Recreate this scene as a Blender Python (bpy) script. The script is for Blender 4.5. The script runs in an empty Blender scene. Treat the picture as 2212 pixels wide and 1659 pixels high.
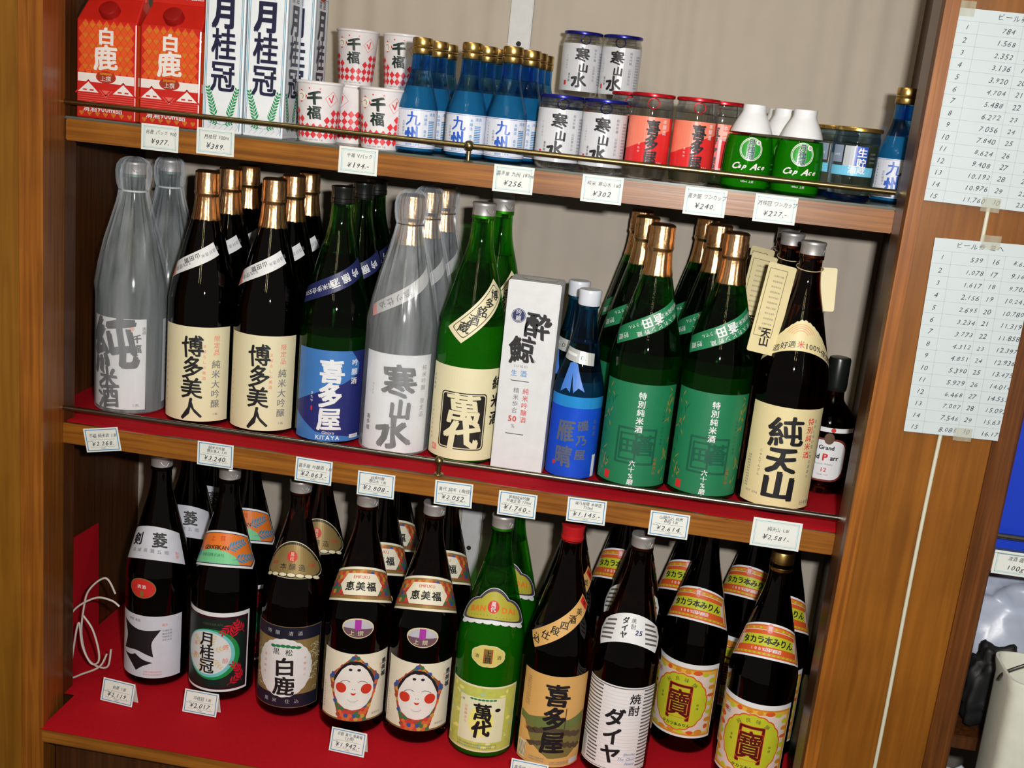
import bpy, bmesh, math, random
from mathutils import Vector, Matrix
random.seed(7)
PI = math.pi
SC = bpy.context.scene
COL = SC.collection

# ------------------------------------------------------------------ camera
cam_d = bpy.data.cameras.new('camera'); cam = bpy.data.objects.new('camera', cam_d); COL.objects.link(cam)
cam_d.sensor_fit = 'HORIZONTAL'; cam_d.sensor_width = 36.0; cam_d.lens = 2404.0 * 36.0 / 2212.0
cam_d.clip_start = 0.05; cam_d.clip_end = 50
yaw, pitch, roll = -.1173, -.2442, .1044
f = Vector((math.sin(yaw)*math.cos(pitch), math.cos(yaw)*math.cos(pitch), math.sin(pitch)))
r0 = Vector((math.cos(yaw), -math.sin(yaw), 0)); u0 = r0.cross(f)
rr = r0*math.cos(roll) + u0*math.sin(roll); uu = -r0*math.sin(roll) + u0*math.cos(roll)
mw = Matrix((rr, uu, -f)).transposed().to_4x4(); mw.translation = Vector((.8539, -1.5178, .9898))
cam.matrix_world = mw
SC.camera = cam

# ------------------------------------------------------------------ world, lights, exposure
SC.view_settings.view_transform = 'Standard'; SC.view_settings.look = 'None'
SC.view_settings.gamma = 1.0; SC.view_settings.exposure = 0.12; SC.view_settings.use_curve_mapping = False
w = bpy.data.worlds.new('shop_ambience'); SC.world = w; w.use_nodes = True
w.node_tree.nodes['Background'].inputs[0].default_value = (1.0, .90, .78, 1)
w.node_tree.nodes['Background'].inputs[1].default_value = 0.16

def area(name, loc, target, sx, sy, power, color):
    d = bpy.data.lights.new(name, 'AREA'); d.shape = 'RECTANGLE'; d.size = sx; d.size_y = sy
    d.energy = power; d.color = color
    o = bpy.data.objects.new(name, d); COL.objects.link(o); o.location = loc
    o.rotation_euler = (Vector(target) - Vector(loc)).to_track_quat('-Z', 'Y').to_euler()
    return o
area('camera_flash', (.95, -1.50, 1.060), (.82, 0, .60), .05, .03, 23.0, (1.0, .98, .95))
area('ceiling_tube', (.42, -3.3, 2.30), (.42, -3.3, 0), .03, 2.8, 15.0, (1.0, .84, .46))
area('ceiling_tube', (.95, -3.3, 2.30), (.95, -3.3, 0), .03, 2.8, 15.0, (1.0, .84, .46))
area('ceiling_lamp', (.05, -1.25, 2.3), (.5, .1, .5), 1.0, .10, 5.0, (1.0, .86, .62))

SC.cycles.max_bounces = 12; SC.cycles.transmission_bounces = 12; SC.cycles.transparent_max_bounces = 24
SC.cycles.caustics_reflective = False; SC.cycles.caustics_refractive = False
SC.cycles.sample_clamp_indirect = 4.0

# ------------------------------------------------------------------ materials
MATS = {}
def lin(c):
    return tuple((x/12.92 if x <= .04045 else ((x+.055)/1.055)**2.4) for x in c)
def rgb(r, g, b): return lin((r/255, g/255, b/255)) + (1,)
def nodes(name):
    m = bpy.data.materials.new(name); m.use_nodes = True
    nt = m.node_tree; return m, nt, nt.nodes['Principled BSDF']
def mat(name, c, rough=.6, metal=0, var=.12, scale=60, bump=0, bscale=200, spec=.5, coat=0, emit=None):
    """plain colour varied by fine noise"""
    if name in MATS: return MATS[name]
    m, nt, p = nodes(name)
    p.inputs['Roughness'].default_value = rough; p.inputs['Metallic'].default_value = metal
    p.inputs['Specular IOR Level'].default_value = spec; p.inputs['Coat Weight'].default_value = coat
    tc = nt.nodes.new('ShaderNodeTexCoord'); n = nt.nodes.new('ShaderNodeTexNoise'); n.inputs['Scale'].default_value = scale
    n.inputs['Detail'].default_value = 3
    nt.links.new(tc.outputs['Object'], n.inputs['Vector'])
    mx = nt.nodes.new('ShaderNodeMix'); mx.data_type = 'RGBA'
    mx.inputs[6].default_value = tuple(x*(1-var) for x in c[:3])+(1,)
    mx.inputs[7].default_value = tuple(min(1, x*(1+var*.6)) for x in c[:3])+(1,)
    nt.links.new(n.outputs['Fac'], mx.inputs[0]); nt.links.new(mx.outputs[2], p.inputs['Base Color'])
    if bump:
        n2 = nt.nodes.new('ShaderNodeTexNoise'); n2.inputs['Scale'].default_value = bscale
        nt.links.new(tc.outputs['Object'], n2.inputs['Vector'])
        b = nt.nodes.new('ShaderNodeBump'); b.inputs['Strength'].default_value = bump; b.inputs['Distance'].default_value = .001
        nt.links.new(n2.outputs['Fac'], b.inputs['Height']); nt.links.new(b.outputs['Normal'], p.inputs['Normal'])
    MATS[name] = m; return m
def wood(name, c1, c2, axis='Z', rough=.35, stretch=14, blotch=.35):
    if name in MATS: return MATS[name]
    m, nt, p = nodes(name); L = nt.links.new
    tc = nt.nodes.new('ShaderNodeTexCoord'); mp = nt.nodes.new('ShaderNodeMapping')
    s = [stretch*7]*3; s['XYZ'.index(axis)] = 3.0; mp.inputs['Scale'].default_value = s
    L(tc.outputs['Object'], mp.inputs['Vector'])
    n = nt.nodes.new('ShaderNodeTexNoise'); n.inputs['Scale'].default_value = 1.6; n.inputs['Detail'].default_value = 6; n.inputs['Distortion'].default_value = .6
    L(mp.outputs[0], n.inputs['Vector'])
    n2 = nt.nodes.new('ShaderNodeTexNoise'); n2.inputs['Scale'].default_value = 9; n2.inputs['Detail'].default_value = 5
    L(tc.outputs['Object'], n2.inputs['Vector'])
    cr = nt.nodes.new('ShaderNodeValToRGB'); cr.color_ramp.elements[0].position = .33; cr.color_ramp.elements[1].position = .68
    cr.color_ramp.elements[0].color = c1; cr.color_ramp.elements[1].color = c2
    L(n.outputs['Fac'], cr.inputs[0])
    mx = nt.nodes.new('ShaderNodeMix'); mx.data_type = 'RGBA'; mx.blend_type = 'MULTIPLY'; mx.inputs[0].default_value = blotch
    L(cr.outputs[0], mx.inputs[6])
    cr2 = nt.nodes.new('ShaderNodeValToRGB'); cr2.color_ramp.elements[0].position = .35; cr2.color_ramp.elements[1].position = .62
    cr2.color_ramp.elements[0].color = (.35, .3, .25, 1); L(n2.outputs['Fac'], cr2.inputs[0]); L(cr2.outputs[0], mx.inputs[7])
    L(mx.outputs[2], p.inputs['Base Color'])
    p.inputs['Roughness'].default_value = rough
    b = nt.nodes.new('ShaderNodeBump'); b.inputs['Strength'].default_value = .12; b.inputs['Distance'].default_value = .001
    L(n.outputs['Fac'], b.inputs['Height']); L(b.outputs['Normal'], p.inputs['Normal'])
    MATS[name] = m; return m
def glass(name, c, thru, k=.35, rough=.02, ior=1.45):
    """tinted glass: refracting body mixed with a straight-through share so the flash reaches what stands behind"""
    if name in MATS: return MATS[name]
    m, nt, p = nodes(name); L = nt.links.new
    p.inputs['Base Color'].default_value = c; p.inputs['Transmission Weight'].default_value = 1
    p.inputs['Roughness'].default_value = rough; p.inputs['IOR'].default_value = ior
    t = nt.nodes.new('ShaderNodeBsdfTransparent'); t.inputs[0].default_value = thru
    mx = nt.nodes.new('ShaderNodeMixShader'); mx.inputs[0].default_value = k
    L(p.outputs[0], mx.inputs[1]); L(t.outputs[0], mx.inputs[2])
    L(mx.outputs[0], nt.nodes['Material Output'].inputs['Surface'])
    tc = nt.nodes.new('ShaderNodeTexCoord'); n = nt.nodes.new('ShaderNodeTexNoise'); n.inputs['Scale'].default_value = 45
    L(tc.outputs['Object'], n.inputs['Vector'])
    b = nt.nodes.new('ShaderNodeBump'); b.inputs['Strength'].default_value = .05; b.inputs['Distance'].default_value = .001
    L(n.outputs['Fac'], b.inputs['Height']); L(b.outputs['Normal'], p.inputs['Normal'])
    MATS[name] = m; return m
def film(name, c, alpha, rough=.25):
    if name in MATS: return MATS[name]
    m, nt, p = nodes(name); L = nt.links.new
    p.inputs['Base Color'].default_value = c; p.inputs['Roughness'].default_value = rough
    tc = nt.nodes.new('ShaderNodeTexCoord'); mp = nt.nodes.new('ShaderNodeMapping'); mp.inputs['Scale'].default_value = (55, 55, 5)
    n = nt.nodes.new('ShaderNodeTexNoise'); n.inputs['Scale'].default_value = 1; n.inputs['Detail'].default_value = 4
    L(tc.outputs['Object'], mp.inputs['Vector']); L(mp.outputs[0], n.inputs['Vector'])
    mr = nt.nodes.new('ShaderNodeMapRange'); mr.inputs['From Min'].default_value = .3; mr.inputs['From Max'].default_value = .75
    mr.inputs['To Min'].default_value = alpha*.6; mr.inputs['To Max'].default_value = min(1, alpha*1.7)
    L(n.outputs['Fac'], mr.inputs[0]); L(mr.outputs[0], p.inputs['Alpha'])
    b = nt.nodes.new('ShaderNodeBump'); b.inputs['Strength'].default_value = .5; b.inputs['Distance'].default_value = .002
    L(n.outputs['Fac'], b.inputs['Height']); L(b.outputs['Normal'], p.inputs['Normal'])
    MATS[name] = m; return m

def liquid_glow_mat(name, c, trans=.7):  # partly diffuse colour stands in for flash light inside the glass
    if name in MATS: return MATS[name]
    m, nt, p = nodes(name); L = nt.links.new
    p.inputs['Transmission Weight'].default_value = trans; p.inputs['Roughness'].default_value = .08; p.inputs['IOR'].default_value = 1.34
    tc = nt.nodes.new('ShaderNodeTexCoord'); n = nt.nodes.new('ShaderNodeTexNoise'); n.inputs['Scale'].default_value = 30
    mx = nt.nodes.new('ShaderNodeMix'); mx.data_type = 'RGBA'; mx.inputs[6].default_value = tuple(x*.7 for x in c[:3])+(1,); mx.inputs[7].default_value = c
    L(tc.outputs['Object'], n.inputs['Vector']); L(n.outputs['Fac'], mx.inputs[0]); L(mx.outputs[2], p.inputs['Base Color'])
    MATS[name] = m; return m
INK = mat('black_ink', rgb(22, 22, 26), .5)
PEN = mat('pen_ink', rgb(44, 46, 62), .6)
WHITE = mat('white_paper', rgb(226, 228, 232), .55, var=.05)
CARD = mat('card_paper', rgb(222, 226, 222), .55, var=.04)
CREAM = mat('cream_paper', rgb(226, 218, 182), .55, var=.05)
CREAM2 = mat('pale_yellow_paper', rgb(222, 208, 160), .5, var=.05)
TAN = mat('tan_paper', rgb(216, 170, 100), .5, var=.08)
BLUEINK = mat('blue_ink', rgb(60, 130, 190), .5)
PALEBLUE = mat('pale_blue_ink', rgb(160, 195, 205), .5)
RED = mat('red_ink', rgb(205, 45, 40), .5)
PINK = mat('pale_red_ink', rgb(225, 130, 120), .5)
GREY = mat('grey_ink', rgb(120, 122, 128), .5)
GOLD = mat('printed_gold', rgb(170, 140, 80), .35, metal=.5)
GREENINK = mat('green_ink', rgb(35, 120, 75), .5)
ORANGE = mat('orange_ink', rgb(225, 120, 40), .5)
NAVY = mat('navy_ink', rgb(32, 40, 92), .45)
COPPER = mat('copper_foil', rgb(250, 192, 138), .3, metal=1, var=.25, scale=40, bump=.5, bscale=140)
BRASS = mat('brass_rail_metal', rgb(150, 135, 95), .28, metal=1)
STEEL = mat('steel_rail_metal', rgb(150, 148, 140), .25, metal=1)
GOLDCAP = mat('gold_screw_cap', rgb(205, 170, 100), .3, metal=1)
SILVER = mat('silver_cap_metal', rgb(200, 196, 194), .45, metal=.65)
BLACKCAP = mat('black_cap_plastic', rgb(20, 24, 22), .3)
REDCAP = mat('red_cap_plastic', rgb(190, 30, 35), .3)
WHITECAP = mat('white_cap_plastic', rgb(215, 220, 232), .35)
AMBER = glass('amber_glass', rgb(120, 52, 24), rgb(110, 48, 20), .2)
BLACKGLASS = glass('near_black_glass', rgb(26, 16, 18), rgb(20, 10, 8), .04)
GREEN = glass('green_glass', rgb(120, 225, 80), rgb(120, 225, 80), .5)
GREEN2 = glass('dark_green_glass', rgb(80, 190, 80), rgb(75, 180, 75), .36)
AQUA = glass('blue_glass', rgb(130, 205, 250), rgb(135, 210, 252), .5)
CLEAR = glass('clear_glass', rgb(244, 246, 246), rgb(247, 249, 249), .5)
PALEGREEN = glass('pale_green_glass', rgb(170, 212, 205), rgb(185, 218, 210), .45, .12)
BAG = film('clear_wrap_film', rgb(226, 234, 242), .19, .2)
WOOD_D = wood('dark_varnished_wood', rgb(76, 42, 16), rgb(110, 62, 24), 'Z')
WOOD_DX = wood('shelf_edge_wood', rgb(120, 70, 20), rgb(162, 102, 34), 'X')
WOOD_P = wood('plywood_panel_wood', rgb(116, 68, 14), rgb(138, 84, 22), 'Z', stretch=10, blotch=.25)
WOOD_S = wood('side_panel_wood', rgb(62, 34, 14), rgb(86, 48, 20), 'Z')
WOOD_E = wood('post_edge_wood', rgb(124, 70, 18), rgb(160, 96, 28), 'Z', blotch=.3)
WOOD_Y = wood('yellowish_panel_wood', rgb(120, 76, 16), rgb(142, 94, 24), 'Z', stretch=8, blotch=.2)
REDCLOTH = mat('red_felt', rgb(182, 18, 32), .85, var=.15, scale=300, bump=.3, bscale=900, spec=.1)

# ------------------------------------------------------------------ object helpers
def link(o, parent=None):
    COL.objects.link(o)
    if parent is not None: o.parent = parent
    return o
def meshobj(name, verts, faces, mats, parent=None, fmat=None, smooth=False, sharp=None):
    me = bpy.data.meshes.new(name); me.from_pydata(verts, [], faces)
    if not isinstance(mats, (list, tuple)): mats = [mats]
    for m in mats: me.materials.append(m)
    if fmat: me.polygons.foreach_set('material_index', fmat)
    if smooth:
        me.polygons.foreach_set('use_smooth', [True]*len(me.polygons))
        if sharp: me.set_sharp_from_angle(angle=math.radians(sharp))
    me.update()
    return link(bpy.data.objects.new(name, me), parent)
def tag(o, label=None, cat=None, group=None, kind=None):
    if label: o['label'] = label
    if cat: o['category'] = cat
    if group: o['group'] = group
    if kind: o['kind'] = kind
    return o
def thing(name, label, cat, loc=(0, 0, 0), rz=0, group=None):
    o = bpy.data.objects.new(name, None); o.empty_display_size = .05; link(o)
    o.location = loc; o.rotation_euler = (0, 0, math.radians(rz)); return tag(o, label, cat, group)
def copy_tree(src, loc, rz, label, parent=None):
    c = src.copy(); COL.objects.link(c)
    if parent is not None:
        c.parent = parent
    else:
        c.location = loc; c.rotation_euler = (0, 0, math.radians(rz)); c['label'] = label
    for ch in list(src.children): copy_tree(ch, None, None, None, c)
    return c
def box_vf(x0, x1, y0, y1, z0, z1, b=0):
    v = [(x0, y0, z0), (x1, y0, z0), (x1, y1, z0), (x0, y1, z0), (x0, y0, z1), (x1, y0, z1), (x1, y1, z1), (x0, y1, z1)]
    fcs = [(0, 3, 2, 1), (4, 5, 6, 7), (0, 1, 5, 4), (1, 2, 6, 5), (2, 3, 7, 6), (3, 0, 4, 7)]
    return v, fcs
def box(name, x0, x1, y0, y1, z0, z1, m, parent=None, bev=.0015):
    me = bpy.data.meshes.new(name); bm = bmesh.new()
    v, fc = box_vf(x0, x1, y0, y1, z0, z1); vs = [bm.verts.new(p) for p in v]
    for q in fc: bm.faces.new([vs[i] for i in q])
    if bev: bmesh.ops.bevel(bm, geom=bm.edges[:], offset=bev, segments=2, affect='EDGES', clamp_overlap=True)
    bm.to_mesh(me); bm.free(); me.materials.append(m)
    return link(bpy.data.objects.new(name, me), parent)
def prism(name, pts, z0, z1, m, parent=None):
    n = len(pts); v = [(x, y, z0) for x, y in pts] + [(x, y, z1) for x, y in pts]
    fc = [tuple(range(n))[::-1], tuple(range(n, 2*n))] + [(i, (i+1) % n, n+(i+1) % n, n+i) for i in range(n)]
    o = meshobj(name, v, fc, m, parent); return o
def lathe(name, prof, m, parent=None, seg=48, mod=None, smooth=True, sharp=35, inner=None):
    """prof in metres [(z, r)] bottom to top; optional inner closed cavity (reversed)"""
    verts, faces = [], []
    def add(pf, flip):
        base = len(verts); n = len(pf)
        for (z, r) in pf:
            for k in range(seg):
                a = 2*PI*k/seg; q = r + (mod(a, z) if mod and not flip else 0)
                verts.append((q*math.sin(a), -q*math.cos(a), z))
        for i in range(n-1):
            for k in range(seg):
                a, b = base+i*seg+k, base+i*seg+(k+1) % seg
                c, d = b+seg, a+seg
                faces.append((a, d, c, b) if flip else (a, b, c, d))
        bot = tuple(base+k for k in range(seg)); top = tuple(base+(n-1)*seg+k for k in range(seg))
        faces.append(bot if flip else bot[::-1]); faces.append(top[::-1] if flip else top)
    add(prof, False)
    if inner: add(inner, True)
    return meshobj(name, verts, faces, m, parent, smooth=smooth, sharp=sharp)
def tube(name, pts, r, m, parent=None, seg=8):
    pts = [Vector(p) for p in pts]; verts, faces = [], []
    for i, p in enumerate(pts):
        d = (pts[min(i+1, len(pts)-1)] - pts[max(i-1, 0)]).normalized()
        a = d.orthogonal().normalized() if i == 0 else (pa - d*pa.dot(d)).normalized()
        pa = a; b = d.cross(a)
        for k in range(seg):
            t = 2*PI*k/seg; verts.append(p + a*r*math.cos(t) + b*r*math.sin(t))
    for i in range(len(pts)-1):
        for k in range(seg):
            x, y = i*seg+k, i*seg+(k+1) % seg; faces.append((x, y, y+seg, x+seg))
    faces.append(tuple(range(seg))[::-1]); faces.append(tuple((len(pts)-1)*seg+k for k in range(seg)))
    return meshobj(name, verts, faces, m, parent, smooth=True, sharp=50)
def smoothp(keys, sub=4):
    """Catmull-Rom through (z, r) keys"""
    out = []; n = len(keys)
    for i in range(n-1):
        p0, p1, p2, p3 = keys[max(i-1, 0)], keys[i], keys[i+1], keys[min(i+2, n-1)]
        for s in range(sub):
            t = s/sub
            out.append(tuple(.5*((2*p1[k]) + (-p0[k]+p2[k])*t + (2*p0[k]-5*p1[k]+4*p2[k]-p3[k])*t*t + (-p0[k]+3*p1[k]-3*p2[k]+p3[k])*t**3) for k in (0, 1)))
    out.append(keys[-1]); return out
def interp(prof, z):
    if z <= prof[0][0]: return prof[0][1]
    for (a, ra), (b, rb) in zip(prof, prof[1:]):
        if a <= z <= b: return ra + (rb-ra)*(z-a)/max(b-a, 1e-9)
    return prof[-1][1]

# ------------------------------------------------------------------ glyphs and flat print
GL = {}
def glyph(ch):
    k = ch
    if k in GL: return GL[k]
    c = bpy.data.curves.new('glyph', 'FONT'); c.body = ch; c.resolution_u = 2
    o = bpy.data.objects.new('glyph', c); me = o.to_mesh()
    vs = [(v.co.x, v.co.y) for v in me.vertices]; fs = [tuple(p.vertices) for p in me.polygons]
    o.to_mesh_clear(); bpy.data.objects.remove(o); bpy.data.curves.remove(c)
    wide = ord(ch) > 0x2fff
    if vs:
        x0 = min(v[0] for v in vs); x1 = max(v[0] for v in vs)
    else: x0, x1 = 0, .3
    adv = 1.0 if wide else max((x1 - x0) + .09, .56 if ch.isdigit() else 0)
    off = 0 if wide else -x0 + (adv - (x1 - x0))/2
    GL[k] = ([(x+off, y) for x, y in vs], fs, adv); return GL[k]
LAYER = .00014
def weight(ch, b, size, brush):
    # stroke weight from shifted copies of the glyph, less for crowded characters
    if ord(ch) > 0x2fff:
        d = len(glyph(ch)[0]); b = min(b, .045 if d < 36 else (.034 if d < 56 else (.022 if d < 85 else .014)))
    out = [(0, 0)]
    if b > 0: out = [(-b, 0), (b, 0)] if (size < 9 or b < .012) else [(-b, -b*.7), (b, -b*.7), (-b, b*.7), (b, b*.7), (0, 0)]
    if brush: out = out + [(x + .022*brush, y - .016*brush) for x, y in out[:3]]
    return out
class Print:
    """flat print in millimetres (u right, v up); shapes and lettering are gathered, cut into strips and wrapped on a surface"""
    def __init__(s, rot=0, org=(0, 0)):
        s.sh = []; s.tx = []; s.rot = math.radians(rot); s.org = org
    def _x(s, pts):
        c, n = math.cos(s.rot), math.sin(s.rot)
        return [(x*c - y*n + s.org[0], x*n + y*c + s.org[1]) for x, y in pts]
    def poly(s, pts, m, l=0):
        a = sum(x0*y1-x1*y0 for (x0, y0), (x1, y1) in zip(pts, pts[1:]+pts[:1]))
        if a < 0: pts = pts[::-1]
        s.sh.append((s._x(pts), [tuple(range(len(pts)))], m, l)); return s
    def rect(s, x0, x1, y0, y1, m, l=0, r=0, n=4):
        if r <= 0: return s.poly([(x0, y0), (x1, y0), (x1, y1), (x0, y1)], m, l)
        pts = []
        for cx, cy, a0 in ((x1-r, y0+r, -90), (x1-r, y1-r, 0), (x0+r, y1-r, 90), (x0+r, y0+r, 180)):
            for k in range(n+1):
                a = math.radians(a0 + 90*k/n); pts.append((cx+r*math.cos(a), cy+r*math.sin(a)))
        return s.poly(pts, m, l)
    def ell(s, cx, cy, rx, ry, m, l=0, n=28, a0=0, a1=360, scal=0, ns=0):
        full = a1-a0 >= 360; pts = []
        for k in range(n + (0 if full else 1)):
            a = math.radians(a0+(a1-a0)*k/n); q = 1 + (scal*abs(math.sin(ns*a/2)) if ns else 0)
            pts.append((cx+rx*q*math.cos(a), cy+ry*q*math.sin(a)))
        return s.poly(pts, m, l)
    def line(s, pts, wd, m, l=1):
        for (x0, y0), (x1, y1) in zip(pts, pts[1:]):
            d = math.hypot(x1-x0, y1-y0) or 1; nx, ny = -(y1-y0)/d*wd/2, (x1-x0)/d*wd/2
            ex, ey = (x1-x0)/d*wd*.3, (y1-y0)/d*wd*.3
            s.poly([(x0+nx-ex, y0+ny-ey), (x0-nx-ex, y0-ny-ey), (x1-nx+ex, y1-ny+ey), (x1+nx+ex, y1+ny+ey)], m, l)
        return s
    def frame(s, x0, x1, y0, y1, wd, m, l=1, r=0, inner=None):
        s.line([(x0, y0), (x1, y0), (x1, y1), (x0, y1), (x0, y0)], wd, m, l); return s
    def text(s, t, u, v, size, m=None, vert=False, gap=1.0, bold=0.0, sx=1.0, shear=0.0, rot=0.0, l=5, brush=0, jit=0, align='c'):
        m = m or INK; rnd = random.Random(sum(ord(q)*(i+3) for i, q in enumerate(t)))
        L = []; x = 0
        for i, ch in enumerate(t):
            if ch == ' ': x += .45*sx*gap; L.append(None); continue
            g = glyph(ch); L.append((g, x, ch)); x += g[2]*sx*gap
        total = x; ca, sa = math.cos(math.radians(rot)), math.sin(math.radians(rot))
        for i, it in enumerate(L):
            if it is None: continue
            (vs, fs, adv), gx, ch_ = it
            jr = math.radians(rnd.uniform(-jit, jit)*6); js = 1 + rnd.uniform(-jit, jit)*.12; jy = rnd.uniform(-jit, jit)*.06
            cj, sj = math.cos(jr), math.sin(jr); ph = rnd.uniform(0, 6)
            for rep, (ox, oy) in enumerate(weight(ch_, bold, size, brush)):
                out = []
                for (x, y) in vs:
                    x -= adv/2; y -= .36
                    if brush: x, y = x + brush*.03*math.sin(5*y+ph) + brush*.014*math.sin(11*y+ph), y + brush*.03*math.sin(5*x+ph*2) + .07*brush*x
                    x += ox; y += oy
                    x, y = (x*cj-y*sj)*js, (x*sj+y*cj)*js + jy
                    x = x*sx + shear*y
                    if vert: px, py = x, y - i*gap
                    else:
                        px = x + gx + adv*sx/2 - (total/2 if align == 'c' else (total if align == 'r' else 0)); py = y
                    px *= size; py *= size
                    out.append((u + px*ca-py*sa, v + px*sa+py*ca))
                s.tx.append((s._x(out), fs, m, l + rep*.12))
        return s
    def _mesh(s, items, name, fn, du, dv, parent):
        if not items: return None
        mats = []; verts = []; faces = []; fm = []
        for pts, fs, m, l in items:
            if m not in mats: mats.append(m)
            mi = mats.index(m); b = len(verts)
            verts += [(x*.001, y*.001, l*LAYER) for x, y in pts]
            for q in fs: faces.append(tuple(b+i for i in q)); fm.append(mi)
        me = bpy.data.meshes.new(name); me.from_pydata(verts, [], faces)
        me.polygons.foreach_set('material_index', fm)
        for m in mats: me.materials.append(m)
        if du or dv:
            bm = bmesh.new(); bm.from_mesh(me)
            for ax, st in ((0, du), (1, dv)):
                if not st: continue
                lo = min(v[ax] for v in verts); hi = max(v[ax] for v in verts); k = math.ceil(lo/st)
                no = (1, 0, 0) if ax == 0 else (0, 1, 0)
                while k*st < hi:
                    co = (k*st, 0, 0) if ax == 0 else (0, k*st, 0)
                    bmesh.ops.bisect_plane(bm, geom=bm.verts[:]+bm.edges[:]+bm.faces[:], dist=1e-7, plane_co=co, plane_no=no)
                    k += 1
            bm.to_mesh(me); bm.free()
        for v in me.vertices: v.co = fn(v.co.x, v.co.y, v.co.z)
        me.update()
        return link(bpy.data.objects.new(name, me), parent)
    def build(s, name, fn, parent, du=.004, dv=None, tname='lettering'):
        o = s._mesh(s.sh, name, fn, du, dv, parent)
        if s.tx: s._mesh(s.tx, tname, fn, du, dv, o or parent)
        return o
def cyl(prof, zm=None, eps=.0004, sag=0.0, th0=0.0, const=False):
    """wrap: v is height on the profile, u arc length at height zm (metres); sag drops the sides like paper on a cone"""
    def fn(x, y, z):
        vv = y - sag*x*x/.05
        r = (interp(prof, zm) + .00012 if const else interp(prof, vv)) + eps + z
        R = interp(prof, zm) if zm is not None else r
        th = x/R + th0
        return (r*math.sin(th), -r*math.cos(th), vv)
    return fn
def flat(y0=0.0, eps=.0003): return lambda x, y, z: (x, y0-eps-z, y)
def side(x0, yc, eps=.0003): return lambda x, y, z: (x0+eps+z, yc+x, y)
def mm(prof, k=1.0): return [(z*.001*k, r*.001) for z, r in prof]

# ------------------------------------------------------------------ cabinet (one piece of furniture and its parts)
Z1, Z2, W, D = .4595, .9116, 1.150, .385
cab = thing('display_cabinet', 'brown wooden shop cabinet with three open shelves of sake bottles', 'cabinet', (0, 0, 0))
XL, XR = -.0635, 1.215
box('side_panel', XL-.02, XL, 0, D, -.04, 1.6, WOOD_S, cab)
box('side_panel', XR, XR+.02, .0, D, -.04, 1.6, WOOD_S, cab)
# back panel: pale sheet with shallow vertical corrugation, built as real relief
nx = 330; bv = []; bf = []
for i in range(nx+1):
    x = XL + (XR-XL)*i/nx
    y = D - .0050*(.5+.5*math.sin(x*2*PI/.047 + 1.3*math.sin(x*9))) * (.6+.4*math.sin(x*23+1)) - .001
    for z in (-.04, 1.6): bv.append((x, y, z))
for i in range(nx): bf.append((2*i, 2*i+2, 2*i+3, 2*i+1))
BACK = mat('back_panel_cloth', rgb(182, 171, 157), .75, var=.08, scale=25)
meshobj('back_panel', bv, bf, BACK, cab, smooth=True)
box('back_board', XL, XR, D, D+.012, -.04, 1.6, WOOD_S, cab)
strip = box('slotted_upright', .565, .602, D-.014, D-.004, -.02, 1.58, mat('white_painted_metal', rgb(205, 206, 206), .4), cab)
hm = mat('dark_hole', rgb(30, 26, 24), .8)
for z in [.02+.089*i for i in range(17)]:
    o = lathe('screw_hole', [(0, .0042), (.0008, .0042)], hm, strip, seg=12); o.rotation_euler = (PI/2, 0, 0); o.location = (.5835, D-.0142, z)
    
# shelves
s0 = box('shelf', .0185, 1.157, -.099, D-.002, -.026, -.003, WOOD_DX, cab)
s1 = box('shelf', XL, XR, .001, D-.006, Z1-.034, Z1-.003, WOOD_S, cab)
s2 = box('shelf', XL, XR, -.003, D-.006, Z2-.004, Z2, mat('grey_green_laminate', rgb(92, 98, 88), .25), cab)
box('shelf_core', XL, XR, .001, D-.006, Z2-.034, Z2-.004, WOOD_S, cab)
box('fascia', .0, 1.1505, -.006, .0005, Z1-.0335, Z1-.002, WOOD_DX, cab)
box('fascia', .004, 1.1505, -.006, .0005, Z2-.0335, Z2-.0035, WOOD_DX, cab)
# posts
box('left_post', -.016, .0015, -.003, .03, -.3, 1.6, WOOD_S, cab)
prism('left_post', [(-.0100, -.1), (.0215, -.1), (.0235, -.097), (.0015, -.003), (-.016, -.003)], -.5, 1.6, WOOD_E, cab)
box('front_panel', -.40, -.0105, -.097, -.07, -.5, 1.6, WOOD_Y, cab)
prism('right_post', [(1.1500, -.003), (1.1420, -.094), (1.1440, -.103), (1.1600, -.103), (1.162, -.1), (1.165, -.003)], -.5, 1.6, WOOD_D, cab)
prism('right_post_trim', [(1.1440, -.1055), (1.1610, -.1055), (1.1610, -.1025), (1.1440, -.1025)], -.5, 1.6, WOOD_E, cab)
box('front_panel', 1.1615, 1.300, -.0965, -.07, -.5, 1.6, WOOD_P, cab)
prism('right_stile', [(1.300, -.0990), (1.306, -.104), (1.327, -.104), (1.330, -.101), (1.330, .25), (1.300, .25)], -.5, 1.6, WOOD_D, cab)
# rails
for z, x0, x1, xb, m in ((Z2+.0195, .003, 1.146, .584, BRASS), (Z1+.0225, .0, 1.150, .582, STEEL)):
    rl = tube('rail', [(x0 + (x1-x0)*i/10, -.005, z) for i in range(11)], .0037, m, cab, 10)
    lathe('rail_joint', mm([(-7, 2), (-6, 4.5), (-3, 6.6), (0, 7.2), (3, 6.6), (6, 4.5), (7, 2)]), BRASS, rl, 20).location = (xb, -.005, z)
    tube('rail_foot', [(xb, -.003, z-.006), (xb, -.003, z-.0195)], .0032, BRASS, rl)
    lathe('foot_plate', mm([(0, 8), (1.5, 7), (2.2, 4)]), BRASS, rl, 20).location = (xb, -.001, z-.0215)

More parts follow.
